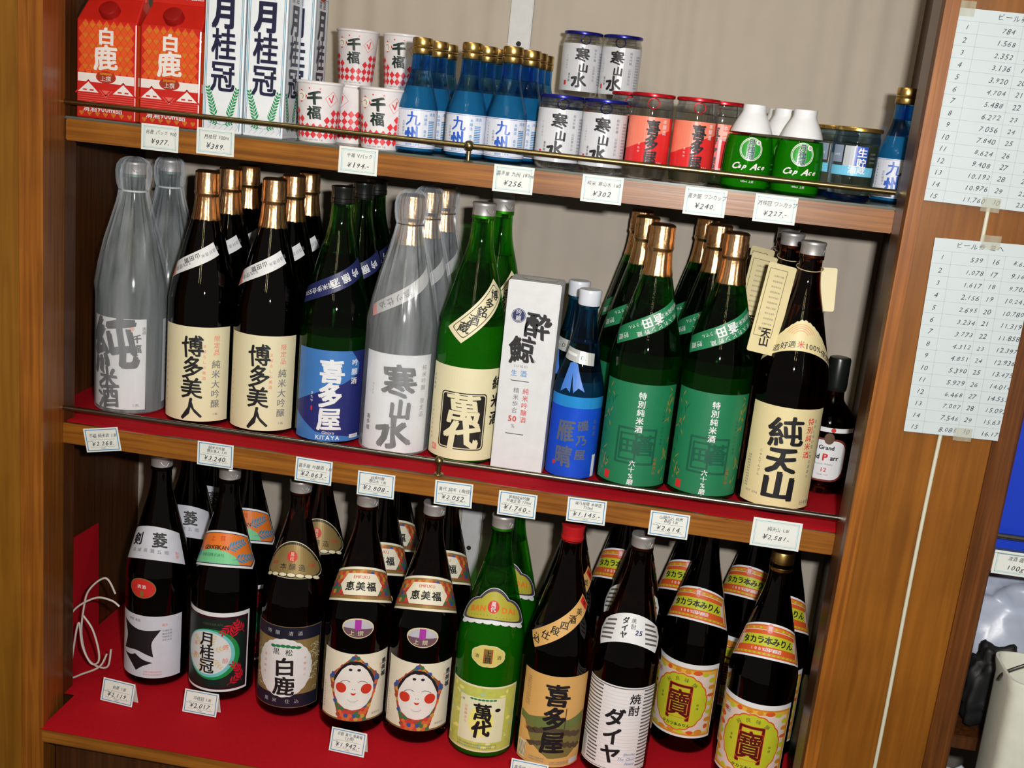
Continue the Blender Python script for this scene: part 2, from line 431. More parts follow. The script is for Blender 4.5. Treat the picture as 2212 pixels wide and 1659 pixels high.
# red felt on the two lower shelves
def cloth(name, x0, x1, y0, y1, z, amp, drop, label, seed, nx=90, ny=26):
    rnd = random.Random(seed); ph = [rnd.uniform(0, 6) for _ in range(8)]; v = []; fc = []
    for j in range(ny+1):
        for i in range(nx+1):
            x = x0+(x1-x0)*i/nx; t = j/ny; y = y0 + (y1-y0)*t
            edge = math.exp(-t*ny/2.2)
            zz = z + .0006 + amp*edge*(.6+.4*math.sin(x*17+ph[0]) + .3*math.sin(x*43+ph[1]))
            if j == 0: y -= .0015; zz -= drop*(.65+.35*math.sin(x*21+ph[2]))
            v.append((x, y, zz))
    for j in range(ny):
        for i in range(nx):
            a = j*(nx+1)+i; fc.append((a, a+1, a+nx+2, a+nx+1))
    o = meshobj(name, v, fc, REDCLOTH, None, smooth=True)
    return tag(o, label, 'cloth', kind=None)
cloth('red_felt_cloth', XL+.002, XR-.002, -.0035, D-.012, Z1-.0028, .0022, .008, 'red felt cloth lining the middle shelf under the large bottles', 3)
cloth('red_felt_cloth', .0195, 1.1405, -.1005, .003, -.0022, .0008, .0006, 'front strip of red felt along the edge of the lowest shelf', 5, 60, 8)
cloth('red_felt_cloth', XL+.002, XR-.002, .0032, D-.012, -.0026, .0, .0, 'red felt cloth lining the lowest shelf behind the price cards', 6, 60, 12)
box('shelf_board', XL, .018, .0305, D-.002, -.026, -.003, WOOD_S, cab)
# red sheet standing against the left side
o = meshobj('red_felt_sheet', [(-.040, .045, .0), (-.052, .215, .0), (-.0545, .215, .205), (-.052, .045, .215), (-.042, .045, .0), (-.0545, .215, .0), (-.0565, .215, .205), (-.0545, .045, .215)],
            [(0, 1, 2, 3), (7, 6, 5, 4), (0, 3, 7, 4), (1, 5, 6, 2), (3, 2, 6, 7), (0, 4, 5, 1)], REDCLOTH)
tag(o, 'stiff red felt sheet standing against the left side of the lowest shelf', 'sheet')

# ------------------------------------------------------------------ bottles
K = .98
P18 = mm([(0, 46), (2, 50), (6, 52.2)] + smoothp([(10, 52.5), (100, 52.5), (185, 52.5), (200, 51.8), (218, 48.6), (237, 43.8), (255, 39.2), (272, 34.8), (291, 30), (309, 25.2), (323, 21.4), (337, 18.4), (352, 16.6), (368, 15.8)], 3)
          + [(371, 15.6), (372, 17.3), (378, 17.3), (379, 15), (388, 14.6)], K)
def cavity(prof, z0, z1, t=.0025):
    zs = [z for z, r in prof if z0 < z < z1]
    return [(z0, interp(prof, z0)-t-.001), (z0+.0008, interp(prof, z0)-t)] + [(z, max(.004, interp(prof, z)-t)) for z in zs if z > z0+.001] + [(z1, max(.004, interp(prof, z1)-t))]
def liquid_glow(root, prof, z1, m, t=.0022, seg=40):  # sake body whose bright tint paints in light glowing through the bottle
    zs = [z for z, r in prof if .004 < z < z1-.001]
    pf = [(.003, interp(prof, .003)-t-.003), (.0045, interp(prof, .0045)-t)] + [(z, interp(prof, z)-t) for z in zs if z > .005] + [(z1, interp(prof, z1)-t)]
    lathe('liquid_glow', pf, m, root, seg)
def bottle18(glassm, level=.305, seg=56, cap='silver', root=None, inner=True):
    lathe('glass_body', P18, glassm, root, seg, inner=cavity(P18, level, .366*K) if inner else None)
    if cap == 'silver':
        c = lathe('cap', mm([(373.5, 15.2), (374, 16.9), (380, 17.1), (391, 17.1), (392.5, 17.9), (395, 18.0), (396.5, 17.2), (397, 14)], K), SILVER, root, 40)
        tube('pull_tab', [(.004, -.0168, .388*K), (.008, -.0172, .383*K), (.013, -.0145, .381*K), (.015, -.011, .386*K)], .0009, SILVER, c, 6)
    elif cap == 'screw':
        lathe('cap', mm([(366, 16.3), (367, 17), (371, 17.1), (372, 16.4), (374, 17.1), (377, 16.5), (379, 17.2), (383, 17.0), (395, 17.0), (396.5, 16.2), (397, 13)], K), GOLDCAP, root, 40)
    elif cap in ('red', 'black'):
        m = REDCAP if cap == 'red' else BLACKCAP
        lathe('cap', mm([(370, 16.2), (371, 17.2), (378, 17.6), (379, 16.8), (391, 17.2), (394, 18.2), (396, 18), (397, 14)], K), m, root, 40)
    elif cap == 'foil':
        rnd = random.Random(4); rid = [rnd.uniform(-1, 1) for _ in range(96)]
        def rm(a, z): return .00042*rid[int(a/(2*PI)*96 + .01) % 96] * (1 if z < .350 else (0 if z < .361 else .6))
        lathe('foil_capsule', mm([(321, 21.6), (323, 21.9), (332, 20.0), (345, 18.3), (356, 17.4), (358.5, 17.6), (360, 18.6), (362.5, 19.4), (364.5, 18.9), (366, 18.5), (380, 18.5), (384, 17.9), (391, 17.9), (393, 18.1), (395, 17.6), (397, 14.8)], K), COPPER, root, 96, mod=rm, sharp=80)
def bag(root, prof_body, tie, m=BAG):
    rnd = random.Random(11); a = [(rnd.randint(5, 23), rnd.uniform(0, 6), rnd.uniform(.3, 1)) for _ in range(7)]
    def wr(t, z):
        k = .0011 if z < .345*K else .0016
        if z < .19: k = .0003
        return k*abs(sum(w_*math.sin(n_*t+p_+z*8) for n_, p_, w_ in a))
    pr = mm([(1, 51.0), (4, 54.4), (60, 54.8), (185, 54.6)] + [(205, 53.8), (240, 47.6), (275, 39.8), (310, 30.0), (335, 23.2), (352, 18.9)], K)
    w = lathe('plastic_wrap', pr, m, root, 72, mod=wr)
    # drop the closing disc at the top: the tuft above the tie is its own part
    tf = mm([(353, 18.6), (360, 20.8), (370, 22.4), (382, 22.8), (392, 21), (399, 16), (403, 9), (404.5, 2)], K)
    lathe('wrap_tuft', tf, m, root, 72, mod=wr)
    t = lathe('tie', mm([(350.5, 19.0), (350.8, 19.9), (353.2, 19.9), (353.5, 19.0)], K), tie, root, 40)
S1 = P18
def body(th=0.0, eps=.0004): return cyl(P18, .1, eps, 0, th, True)
def sh(zm, sag=.12, th=0.0): return cyl(P18, zm, .0005, sag, th)
CYR = ''
def small_lines(p, u0, u1, v0, v1, m, n=4, size=3, l=4, seed=1):
    """rows of small print"""
    rnd = random.Random(seed); s = '清酒醸造元材米麹度以上未年者飲禁止法律株式会社県市町'
    h = (v1-v0)/n
    for i in range(n):
        k = int((u1-u0)/(size*1.05)); p.text(''.join(rnd.choice(s) for _ in range(k)), (u0+u1)/2, v1-h*(i+.5), size, m, l=l)

# 1 frosted bottle in a bag
def make_junmai(root):
    bottle18(PALEGREEN, .300, cap='silver', root=root)
    p = Print(); p.rect(-58, 46, 8, 153, WHITE)
    p.text('純', -8, 112, 96, mat('wash_ink', rgb(20, 20, 24), .6), bold=.045, brush=1.4, sx=.85)
    p.text('米', -14, 58, 34, None, bold=.03, brush=1); p.text('酒', -12, 28, 40, None, bold=.03, brush=1)
    p.text('千福', 32, 122, 14, vert=True, bold=.02, brush=1, gap=1.1); p.text('清酒', 42, 138, 6, vert=True)
    p.ell(24, 138, 4, 4, mat('pale_seal', rgb(222, 180, 160)), 2); p.text('1.8L', 32, 16, 6, GREY)
    p.build('front_label', body(), root)
    b = Print(); b.rect(80, 150, 15, 150, WHITE); small_lines(b, 84, 146, 60, 140, GREY, 9, 5); b.build('back_label', body(), root)
    bag(root, P18, mat('white_tie', rgb(215, 218, 220), .5))
# 2 dark bottle with copper foil
def make_hakata(root):
    bottle18(BLACKGLASS, .3, cap='foil', root=root, inner=False)
    p = Print(); p.rect(-56, 60, 8, 157, CREAM)
    p.text('博多美人', 0, 126, 35, vert=True, gap=.93, bold=.012, brush=1, sx=.95)
    p.text('純米大吟醸', 36, 99, 14, GREY, vert=True, gap=1.12, bold=.01); p.text('限定品', 36, 140, 10, mat('pale_red_ink'  , (0,0,0,1)) , vert=True, gap=1.1)
    p.text('まぼろしの美酒', 18, 128, 6, PINK, vert=True, gap=1.4); p.text('1.8L', 37, 20, 5, GREY)
    small_lines(p, -50, -46, 20, 110, PINK, 9, 3.4)
    p.build('front_label', body(), root)
    q = Print(rot=27, org=(-6, 257)); q.rect(-56, 40, -10.5, 10.5, WHITE); q.rect(-54, -40, -9.5, 9.5, PINK, 1)
    q.text('山田錦', -4, 3.5, 8.5, gap=1.15, rot=180, bold=.01); q.text('50%使用', -22, -2, 8, GREY, rot=180); q.text('酒造好適米', 28, 0, 6, GREY, gap=1.1, rot=180)
    q.build('shoulder_band', sh(.25, 0), root, dv=.006)
# 3 dark green bottle with deep blue label
def make_kitaya(root):
    bottle18(GREEN2, .290, cap='black', root=root); liquid_glow(root, P18, .168, liquid_glow_mat('deep_green_liquid_glow', rgb(130, 225, 60), .78))
    NB = mat('deep_blue_label', rgb(36, 44, 112), .4); LBL = mat('mid_blue_label', rgb(62, 120, 190), .4)
    p = Print(); p.rect(-60, 60, 6, 148, NB)
    p.poly([(-60, 148), (30, 148), (46, 128), (44, 112), (20, 98), (-15, 84), (-60, 62)], LBL, 1)
    p.poly([(-60, 6), (60, 6), (60, 10), (-20, 20), (-60, 46)], LBL, 1)
    p.text('喜多屋', 0, 116, 38, WHITE, vert=True, gap=.98, bold=.035, brush=.8); p.text('吟醸酒', 36, 130, 11, WHITE, vert=True, gap=1.3, bold=.02)
    p.text('Ginjyo', 0, 20, 7, WHITE); p.text('KITAYA', 0, 12, 9, WHITE, gap=1.1, bold=.02)
    p.rect(34, 52, 10, 16, WHITE, 2); p.text('30.06', 43, 13, 4, GREY); p.text('きたや', -28, 80, 5, WHITE, vert=True, gap=1.2); p.ell(-28, 56, 1.6, 4, RED, 2)
    p.build('front_label', body(), root)
    q = Print(rot=27, org=(4, 252)); q.rect(-66, 52, -12, 12, NAVY)
    q.text('吟醸酒', 8, 0, 14, WHITE, gap=1.3, rot=180, bold=.02); q.text('精米歩合55%', -36, 0, 9, WHITE, rot=180, bold=.01)
    q.build('shoulder_band', sh(.25, 0), root, dv=.006)
# 4 bottle in a bag, silver label
def make_kansan(root):
    bottle18(glass('smoky_glass', rgb(150, 150, 150), rgb(140, 140, 140), .3, .1), .3, cap='foil', root=root)
    p = Print(); SL = mat('silver_white_label', rgb(230, 232, 236), .3)
    p.rect(-58, 56, 5, 157, SL)
    BR = mat('brown_grey_ink', rgb(62, 56, 52), .5)
    p.text('寒', 2, 116, 52, BR, bold=.03, brush=1.3); p.text('山', 6, 74, 34, BR, bold=.035, brush=1.6); p.text('水', -2, 36, 52, BR, bold=.035, brush=1.3)
    p.text('純米吟醸 限定品', 42, 138, 9, GREY, vert=True, gap=1.15); p.text('喜多屋', -44, 56, 8, vert=True, gap=1.1, brush=1); p.text('かんさん', -38, 108, 4, GREY, vert=True, gap=1.2)
    p.build('front_label', body(), root)
    q = Print(rot=33, org=(0, 245)); q.rect(-56, 66, -9, 9, mat('dull_white_band', rgb(186, 186, 186), .5)); q.rect(-56, -46, -9, 9, PINK, 1); q.text('流ツ仕込', -16, 0, 11, BR, gap=1.2, rot=180, brush=1)
    q.build('shoulder_band', sh(.25, 0), root, dv=.006)
    bag(root, P18, mat('gold_tie', rgb(90, 70, 30), .4, metal=.6))
# 5 green bottle cream label, black plate
def make_bandai(root):
    bottle18(GREEN, .302, cap='silver', root=root); liquid_glow(root, P18, .212, liquid_glow_mat('bright_green_liquid_glow', rgb(180, 255, 70), .68))
    p = Print(); p.rect(-64, 66, 8, 150, CREAM)
    BK = mat('black_plate_print', rgb(30, 28, 26), .5)
    p.rect(-36, 36, 24, 112, BK, 1, r=6); p.rect(-34.3, 34.3, 25.7, 110.3, CREAM, 2, r=5); p.rect(-32.8, 32.8, 27.2, 108.8, BK, 3, r=4.5)
    p.text('萬代', 0, 87, 48, CREAM, vert=True, gap=.84, bold=.045, brush=.9, sx=1.15); p.text('ばんだい', 30, 50, 3, GREY, vert=True)
    p.text('純米酒', 54, 128, 22, vert=True, gap=1.25, bold=.02, brush=.8); p.rect(-50, -40, 16, 26, PINK, 1); p.text('萬', -45, 21, 7, CREAM)
    p.text('清酒醸造', -56, 130, 5, GREY, vert=True, gap=1.3); small_lines(p, -56, -52, 30, 85, GREY, 8, 3)
    p.build('front_label', body(), root)
    b = Print(); b.rect(100, 160, 15, 140, WHITE); b.build('back_label', body(), root)
    q = Print(rot=47, org=(16, 236)); q.rect(-54, 48, -15, 15, CREAM); q.rect(-48, 42, -11.5, 11.5, INK, 1, r=4); q.rect(-47, 41, -10.5, 10.5, CREAM, 2, r=4)
    for i, ch in enumerate('蔵酒銘多博'): q.text(ch, -36+16.6*i, 0, 16, bold=.012, brush=.6, rot=-62)
    q.build('shoulder_band', sh(.235, 0), root, dv=.006)
# 6 tall blue bottle, 720
P7 = mm([(0, 32), (2, 35), (5, 37)] + smoothp([(10, 37.5), (60, 37.5), (128, 37.5), (142, 36.2), (158, 32), (175, 27.2), (195, 23), (215, 19), (235, 15.8), (252, 14.2)], 3) + [(256, 14), (257, 15.6), (261, 15.6), (262, 13.4), (272, 13.2)], 1)
def make_blue720(root):
    lathe('glass_body', P7, glass('teal_blue_glass', rgb(90, 185, 225), rgb(85, 180, 220), .35), root, 48, inner=cavity(P7, .205, .255))
    liquid_glow(root, P7, .150, liquid_glow_mat('teal_liquid_glow', rgb(110, 225, 250), .7), .0016)
    lathe('cap', mm([(260, 15.6), (262, 16.6), (272, 16.4), (278, 16.9), (281, 16.9), (283, 16)]), WHITECAP, root, 36)
    FB = mat('blue_metallic_label', rgb(24, 84, 222), .35, metal=.25, bump=.1); FC = mat('bright_blue_foil', rgb(50, 165, 255), .25, metal=.4)
    p = Print(); p.rect(-50, 50, 5, 112, FB); p.rect(-50, 50, 112, 129, FC)
    DG = mat('dull_gold_blue_ink', rgb(88, 96, 120), .4)
    p.text('雁晴', -12, 76, 34, DG, vert=True, gap=1.15, bold=.03, brush=1, sx=.8); p.text('磯乃屋', 13, 86, 17, DG, vert=True, gap=1.3, bold=.02, brush=1)
    p.text('本醸造', 32, 92, 7, DG, vert=True, gap=1.3); p.rect(-28, -24, 22, 28, RED, 2); p.rect(36, 44, 6, 40, WHITE, 2)
    p.build('front_label', cyl(P7, .08, const=True), root)
    q = Print(rot=-8, org=(-4, 186)); SF = mat('silver_print', rgb(205, 208, 205), .4, metal=.3); q.rect(-26, 22, -9, 9, SF); q.text('D.', 6, 0, 8); q.rect(-22, -4, -1, 3, WHITE, 1)
    q.build('neck_band', cyl(P7, .19), root, dv=.006)
    s = Print(); RB = mat('blue_ribbon', rgb(70, 125, 215), .5)
    s.poly([(-20, 176), (-12, 178), (-10, 134), (-16, 140), (-24, 133)], RB, 1); s.poly([(-14, 178), (-6, 176), (8, 137), (0, 142), (-6, 134)], RB, 2)
    s.build('ribbon', cyl(P7, .16), root, dv=.006)
# 7 green label bottle
def make_green(root):
    bottle18(GREEN2, .302, cap='foil', root=root); liquid_glow(root, P18, .186, liquid_glow_mat('deep_green_liquid_glow', rgb(130, 225, 60), .78))
    GB = mat('teal_green_label', rgb(28, 120, 80), .45); DGN = mat('dark_teal_print', rgb(14, 88, 66), .5)
    p = Print(); p.rect(-62, 62, 10, 163, GB)
    p.frame(-26, 30, 44, 96, 3.4, DGN, 1); p.frame(-21, 2, 50, 88, 3, DGN, 1)
    p.text('蒼', 15, 72, 34, DGN, bold=.04); p.text('田', -10, 70, 24, DGN, bold=.03)
    p.text('特別純米酒', 3, 146, 11.5, WHITE, vert=True, gap=1.08, bold=.02); p.text('六十%磨き', 0, 44, 9.5, WHITE, vert=True, gap=1.0, bold=.015)
    p.text('山廃仕込', 34, 52, 6, mat('dull_orange_ink', rgb(180, 90, 40)), vert=True, gap=1.15); p.rect(-42, -33, 14, 26, RED, 2)
    p.text('山田錦一〇〇%使用', 40, 122, 4.5, DGN, vert=True, gap=1.3)
    OLG = mat('dull_gold_leaf_print', rgb(150, 130, 50), .45); rnd = random.Random(5)
    for cx, v0, v1, sg in ((-48, 90, 150, 1), (-50, 30, 70, 1), (48, 100, 155, -1), (50, 24, 80, -1)):
        for i in range(14):
            a = rnd.uniform(-.9, .9)+PI/2*(1 if i % 2 else -1); x = cx + rnd.uniform(-7, 7); y = v0+(v1-v0)*rnd.random(); L = rnd.uniform(7, 13)
            p.poly([(x, y), (x+L*.5*math.cos(a)-1*math.sin(a), y+L*.5*math.sin(a)+1*math.cos(a)), (x+L*math.cos(a), y+L*math.sin(a)), (x+L*.5*math.cos(a)+1*math.sin(a), y+L*.5*math.sin(a)-1*math.cos(a))], OLG if sg < 0 or i % 3 else DGN, 1)
    p.build('front_label', body(), root)
    q = Print(rot=28, org=(2, 250)); GB2 = mat('band_green', rgb(36, 128, 84), .45); q.rect(-58, 52, -12.5, 12.5, GB2)
    q.text('蒼田', 2, 3, 15, WHITE, gap=1.1, rot=180, bold=.03); q.text('特別純米酒', 34, 3.5, 7.5, WHITE, rot=180, gap=1.05); q.text('火入れビン貯蔵', 8, -8, 7.5, WHITE, gap=1.3, rot=180); q.text('そうでん', -22, 5, 6, WHITE, rot=180); q.text('貯蔵', -44, -4, 9, WHITE, rot=180)
    q.build('shoulder_band', sh(.25, 0), root, dv=.006)
# 8 brown bottle cream label
def make_jun(root, tagpart=True):
    bottle18(AMBER, .30, cap='silver', root=root)
    p = Print(); p.rect(-60, 60, 9, 158, CREAM2)
    p.text('純', -2, 122, 46, bold=.03, brush=.9, sx=1.1); p.text('天', -2, 80, 42, bold=.03, brush=.9, sx=1.05); p.text('山', -2, 42, 46, bold=.035, brush=.9, sx=1.1)
    p.text('特別純米酒', 33, 140, 11, RED, vert=True, gap=1.12, bold=.01); p.text('名水と米の里に宿る酒あり', 42, 140, 6, GREY, vert=True, gap=1.25)
    p.text('じゅんてんざん', -32, 90, 5, GREY, vert=True, gap=1.2); p.text('日本酒', 46, 18, 7, GREY); p.text('H27 03A', -38, 26, 5, GREY); small_lines(p, -54, -46, 30, 80, GREY, 12, 3)
    p.build('front_label', body(), root)
    q = Print(); up = []; lo = []
    for i in range(41):
        t = -1+2*i/40; u = 56*t
        up.append((u*.98, 246 + 34*(1-abs(t)**1.6) + (2.0*abs(math.sin(PI*(t+1)*7)) if abs(t) < .72 else 0)))
        lo.append((u, 232 + 7*(1-t*t)))
    q.poly(lo + up[::-1], CREAM2, 0)
    for rad in (9, 12, 15, 18):
        q.line([(rad*1.3*math.cos(a)-2, 258+rad*math.sin(a)*.95) for a in [PI*(.12+.76*k/14) for k in range(15)]], .7, mat('orange_wave_ink', rgb(225, 130, 80)), 1)
    for ch, u, c in (('酒', -44, INK), ('造', -33, INK), ('好', -22.5, INK), ('適', -12, INK), ('米', 0, RED), ('100%', 18, INK), ('使', 36, INK), ('用', 46, INK)):
        q.text(ch, u, 248-u*u*.0035, 10.5, c, bold=.01)
    q.build('shoulder_label', sh(.245, .30), root, dv=.006)
    if tagpart:
        t = bpy.data.objects.new('neck_booklet', None); link(t, root)
        for nm, x, y, rz_, ry_, w_, h_ in (('booklet_page', -.050, .010, 14, 9, .042, .128), ('booklet_page', .013, .040, -6, -4, .032, .062)):
            r_ = Print(); r_.rect(-w_*500, w_*500, -h_*1000, 0, CREAM2, 0, r=3); 
            if x < 0:
                r_.frame(-w_*500+4, w_*500-12, -h_*1000+24, -8, .6, INK, 1); small_lines(r_, -10, 6, -90, -14, GREY, 10, 3)
                r_.text('天山', 0, -h_*1000+30, 15, vert=True, gap=.85, bold=.02, brush=.8); r_.text('酒造', -8, -h_*1000+34, 5)
            b_ = r_.build(nm, flat(), t, du=None); sm = b_.modifiers.new('thickness', 'SOLIDIFY'); sm.thickness = .0008; sm.offset = -1
            b_.location = (x+.012, y-.020, .352); b_.rotation_euler = (math.radians(-8), math.radians(ry_), math.radians(rz_))
        tube('string', [(.019*math.sin(a), -.019*math.cos(a), .352-.004*math.cos(a)) for a in [2*PI*k/16 for k in range(17)]], .0006, CREAM2, t, 5)
# 9 squat brown whisky bottle
PW = mm([(0, 34), (2, 38), (6, 40)] + smoothp([(12, 40.5), (60, 40.5), (108, 40), (120, 36), (130, 28), (138, 20), (146, 15.5), (160, 14.6)], 3) + [(172, 14.4), (178, 14)])
def make_whisky(root):
    lathe('glass_body', PW, AMBER, root, 48)
    lathe('cap', mm([(158, 15.5), (160, 16.5), (165, 17), (206, 16.4), (209, 15.5), (210, 12)]), BLACKCAP, root, 36)
    p = Print(); p.rect(-34, 34, 22, 90, mat('red_brown_border', rgb(120, 40, 24)), 0, r=20); p.rect(-31, 31, 25, 87, WHITE, 1, r=18)
    p.ell(2, 90, 7.5, 9, mat('bronze_medal_print', rgb(110, 84, 66), .4, metal=.3), 2)
    p.text('Grand', 0, 76, 9, bold=.03); p.text('Old', -15, 61, 11, bold=.03, sx=.85); p.text('P', 0, 61, 15, RED, bold=.04); p.text('arr', 14, 60.5, 11, bold=.03, sx=.9); p.text('Scotch Whisky', 0, 50, 4, GREY); p.text('12', 0, 41, 9, RED, bold=.02); p.text('YEARS OLD', 0, 33, 3, GREY)
    p.build('front_label', cyl(PW, .06, const=True), root)
    q = Print(); q.rect(-44, 44, 100, 107, WHITE); q.ell(6, 103.5, 3.6, 3.6, RED, 1); q.build('shoulder_band', cyl(PW, .104), root, dv=.004)

# ---- lowest shelf kinds
def seal(root, v, rx, ry, ring, fill, txt, m=WHITE, scal=0, ns=0, u=0, extra=None):
    p = Print(); p.ell(u, v, rx, ry, ring, 0, 40, scal=scal, ns=ns); p.ell(u, v, rx-1.6, ry-1.6, fill, 1, 40, scal=scal, ns=ns)
    p.text(txt, u, v+3, 7, m, gap=1.15, bold=.02)
    if extra: extra(p)
    p.build('seal', body(), root)
def make_kenbishi(root):
    bottle18(BLACKGLASS, .3, cap='silver', root=root, inner=False)
    p = Print(); WB = mat('bluish_white_label', rgb(205, 208, 222), .5); p.rect(-66, 60, 16, 127, WB)
    def conc(a, b, k=.24):
        out = []; cx, cy = 0, 0
        for t in [i/8 for i in range(8)]:
            x = a[0]+(b[0]-a[0])*t; y = a[1]+(b[1]-a[1])*t; q = math.sin(PI*t)*k
            out.append((x*(1-q), y*(1-q)))
        return out
    def star(cx, cy, P, k):
        pts = []
        for i in range(len(P)): pts += conc(P[i], P[(i+1) % len(P)], k)
        p.poly([(cx+x, cy+y) for x, y in pts], INK, 1)
    star(-14, 84, [(-33, 28), (38, 19), (27, -30), (-31, -25)], .26)
    star(-16, 42, [(-28, 10), (-2, 15), (28, 2), (0, -15)], .16)
    p.text('特撰 清酒', -20, 118, 5, GREY); p.text('瀧本', 30, 112, 5, PINK); small_lines(p, 24, 44, 82, 104, GREY, 4, 4); small_lines(p, -4, 28, 20, 30, PINK, 2, 3)
    p.build('front_label', body(), root)
    q = Print(); q.rect(-52, 52, 224, 276, WB); q.text('剣', -26, 256, 21, bold=.02, brush=.8); q.text('菱', 14, 256, 25, bold=.02, brush=.8)
    q.text('兵庫県灘五郷', 0, 238, 7, GREY, gap=1.5); q.text('剣菱', 40, 240, 6, PINK, vert=True); q.build('shoulder_label', sh(.245, .30), root, dv=.006)
    seal(root, 175, 23, 17.5, GOLD, RED, '清酒', WHITE, u=-8, extra=lambda p: (p.rect(-11, -5, 161, 171, GOLD, 2)))
    b = Print(); b.rect(100, 165, 16, 130, WB); b.build('back_label', body(), root)
def leaf(p, x0, y0, ang, L, n, m, w=2.2, l=2, ll=9):
    c, s_ = math.cos(ang), math.sin(ang)
    p.line([(x0, y0), (x0+L*c, y0+L*s_)], .7, m, l)
    for i in range(n):
        t = (i+1)/n; bx, by = x0+L*t*c, y0+L*t*s_
        for sg in (-1, 1):
            a = ang + sg*.7; k = ll*(1.1-.5*t)
            p.poly([(bx, by), (bx+k*.5*math.cos(a)-w*.5*math.sin(a), by+k*.5*math.sin(a)+w*.5*math.cos(a)), (bx+k*math.cos(a), by+k*math.sin(a)), (bx+k*.5*math.cos(a)+w*.5*math.sin(a), by+k*.5*math.sin(a)-w*.5*math.cos(a))], m, l)
def make_gekkei(root):
    bottle18(BLACKGLASS, .3, cap='silver', root=root, inner=False)
    WB = WHITE; DK = mat('dark_purple_label', rgb(46, 14, 30), .4); BK2 = mat('dark_green_black', rgb(16, 34, 30), .45); GRN = mat('bright_green_ring', rgb(20, 140, 70), .45); TQ = mat('turquoise_ring', rgb(110, 200, 205), .45); RL = mat('bright_red_leaf', rgb(205, 22, 48), .4)
    p = Print(); p.rect(-64, 56, 18, 158, WB); p.rect(-62, 53, 22, 151, DK, 1); p.rect(-58, 49, 26, 146, BK2, 2)
    p.ell(-8, 84, 47, 45, GRN, 3, 40); p.ell(-12, 85, 43, 42, TQ, 4, 40); p.ell(-14, 86, 39, 38, mat('pale_grey_disc', rgb(214, 220, 224)), 5, 40)
    for a in (.4, 1.2, 2.3, 3.6, 4.4, 5.5): leaf(p, -14+10*math.cos(a), 86+10*math.sin(a), a, 22, 4, mat('pale_gold_leaf', rgb(214, 190, 130)), 2.4, 6)
    for x0, y0, a in ((28, 140, -2.4), (46, 120, 2.2), (24, 110, 1.3), (20, 30, .6), (44, 34, 1.9), (46, 50, 2.4)): leaf(p, x0, y0, a, 24, 4, RL, 3.4, 6, 13)
    p.text('月桂冠', -14, 110, 26, vert=True, gap=.92, bold=.02, l=8); p.text('芳醇', 16, 98, 10, PINK, vert=True, gap=2.4, l=8); p.text('清酒', -36, 98, 8, PINK, vert=True, gap=2.4, l=8)
    p.text('GEKKEIKAN', -6, 138, 6, mat('olive_ink', rgb(70, 80, 50)), l=8)
    p.build('front_label', body(), root)
    OR = mat('orange_label', rgb(235, 125, 45), .35); MG = mat('mint_print', rgb(120, 205, 150), .4); LB = mat('leaf_blue', rgb(50, 145, 190), .4)
    q = Print(); q.poly([(-52, 234), (46, 234), (60, 250), (52, 290), (-52, 290)], WB); q.poly([(-50, 237.5), (45, 237.5), (57, 251), (50, 287), (-50, 287)], NAVY, 1); q.poly([(-50, 239), (44, 239), (55, 251), (48, 286), (-50, 286)], OR, 2)
    q.poly([(-50, 239), (26, 239), (20, 252), (8, 258), (-16, 262), (-50, 254)], MG, 3)
    for x0, a in ((14, .5), (24, .25)): leaf(q, x0-8, 246 if x0 > 20 else 260, a, 34, 6, LB, 3.6, 4, 13)
    leaf(q, -44, 244, 1.4, 18, 4, LB, 3, 4, 10)
    q.text('上撰', -4, 278, 9, RED, gap=2, l=6); q.text('GEKKEIKAN', -10, 264, 9, gap=.95, bold=.02, l=6, sx=.9); q.text('月桂冠株式会社', -14, 252, 5.4, GREENINK, l=6)
    q.build('shoulder_label', sh(.262, .30), root, dv=.006)
    b = Print(); b.rect(100, 165, 16, 150, WB); b.build('back_label', body(), root)
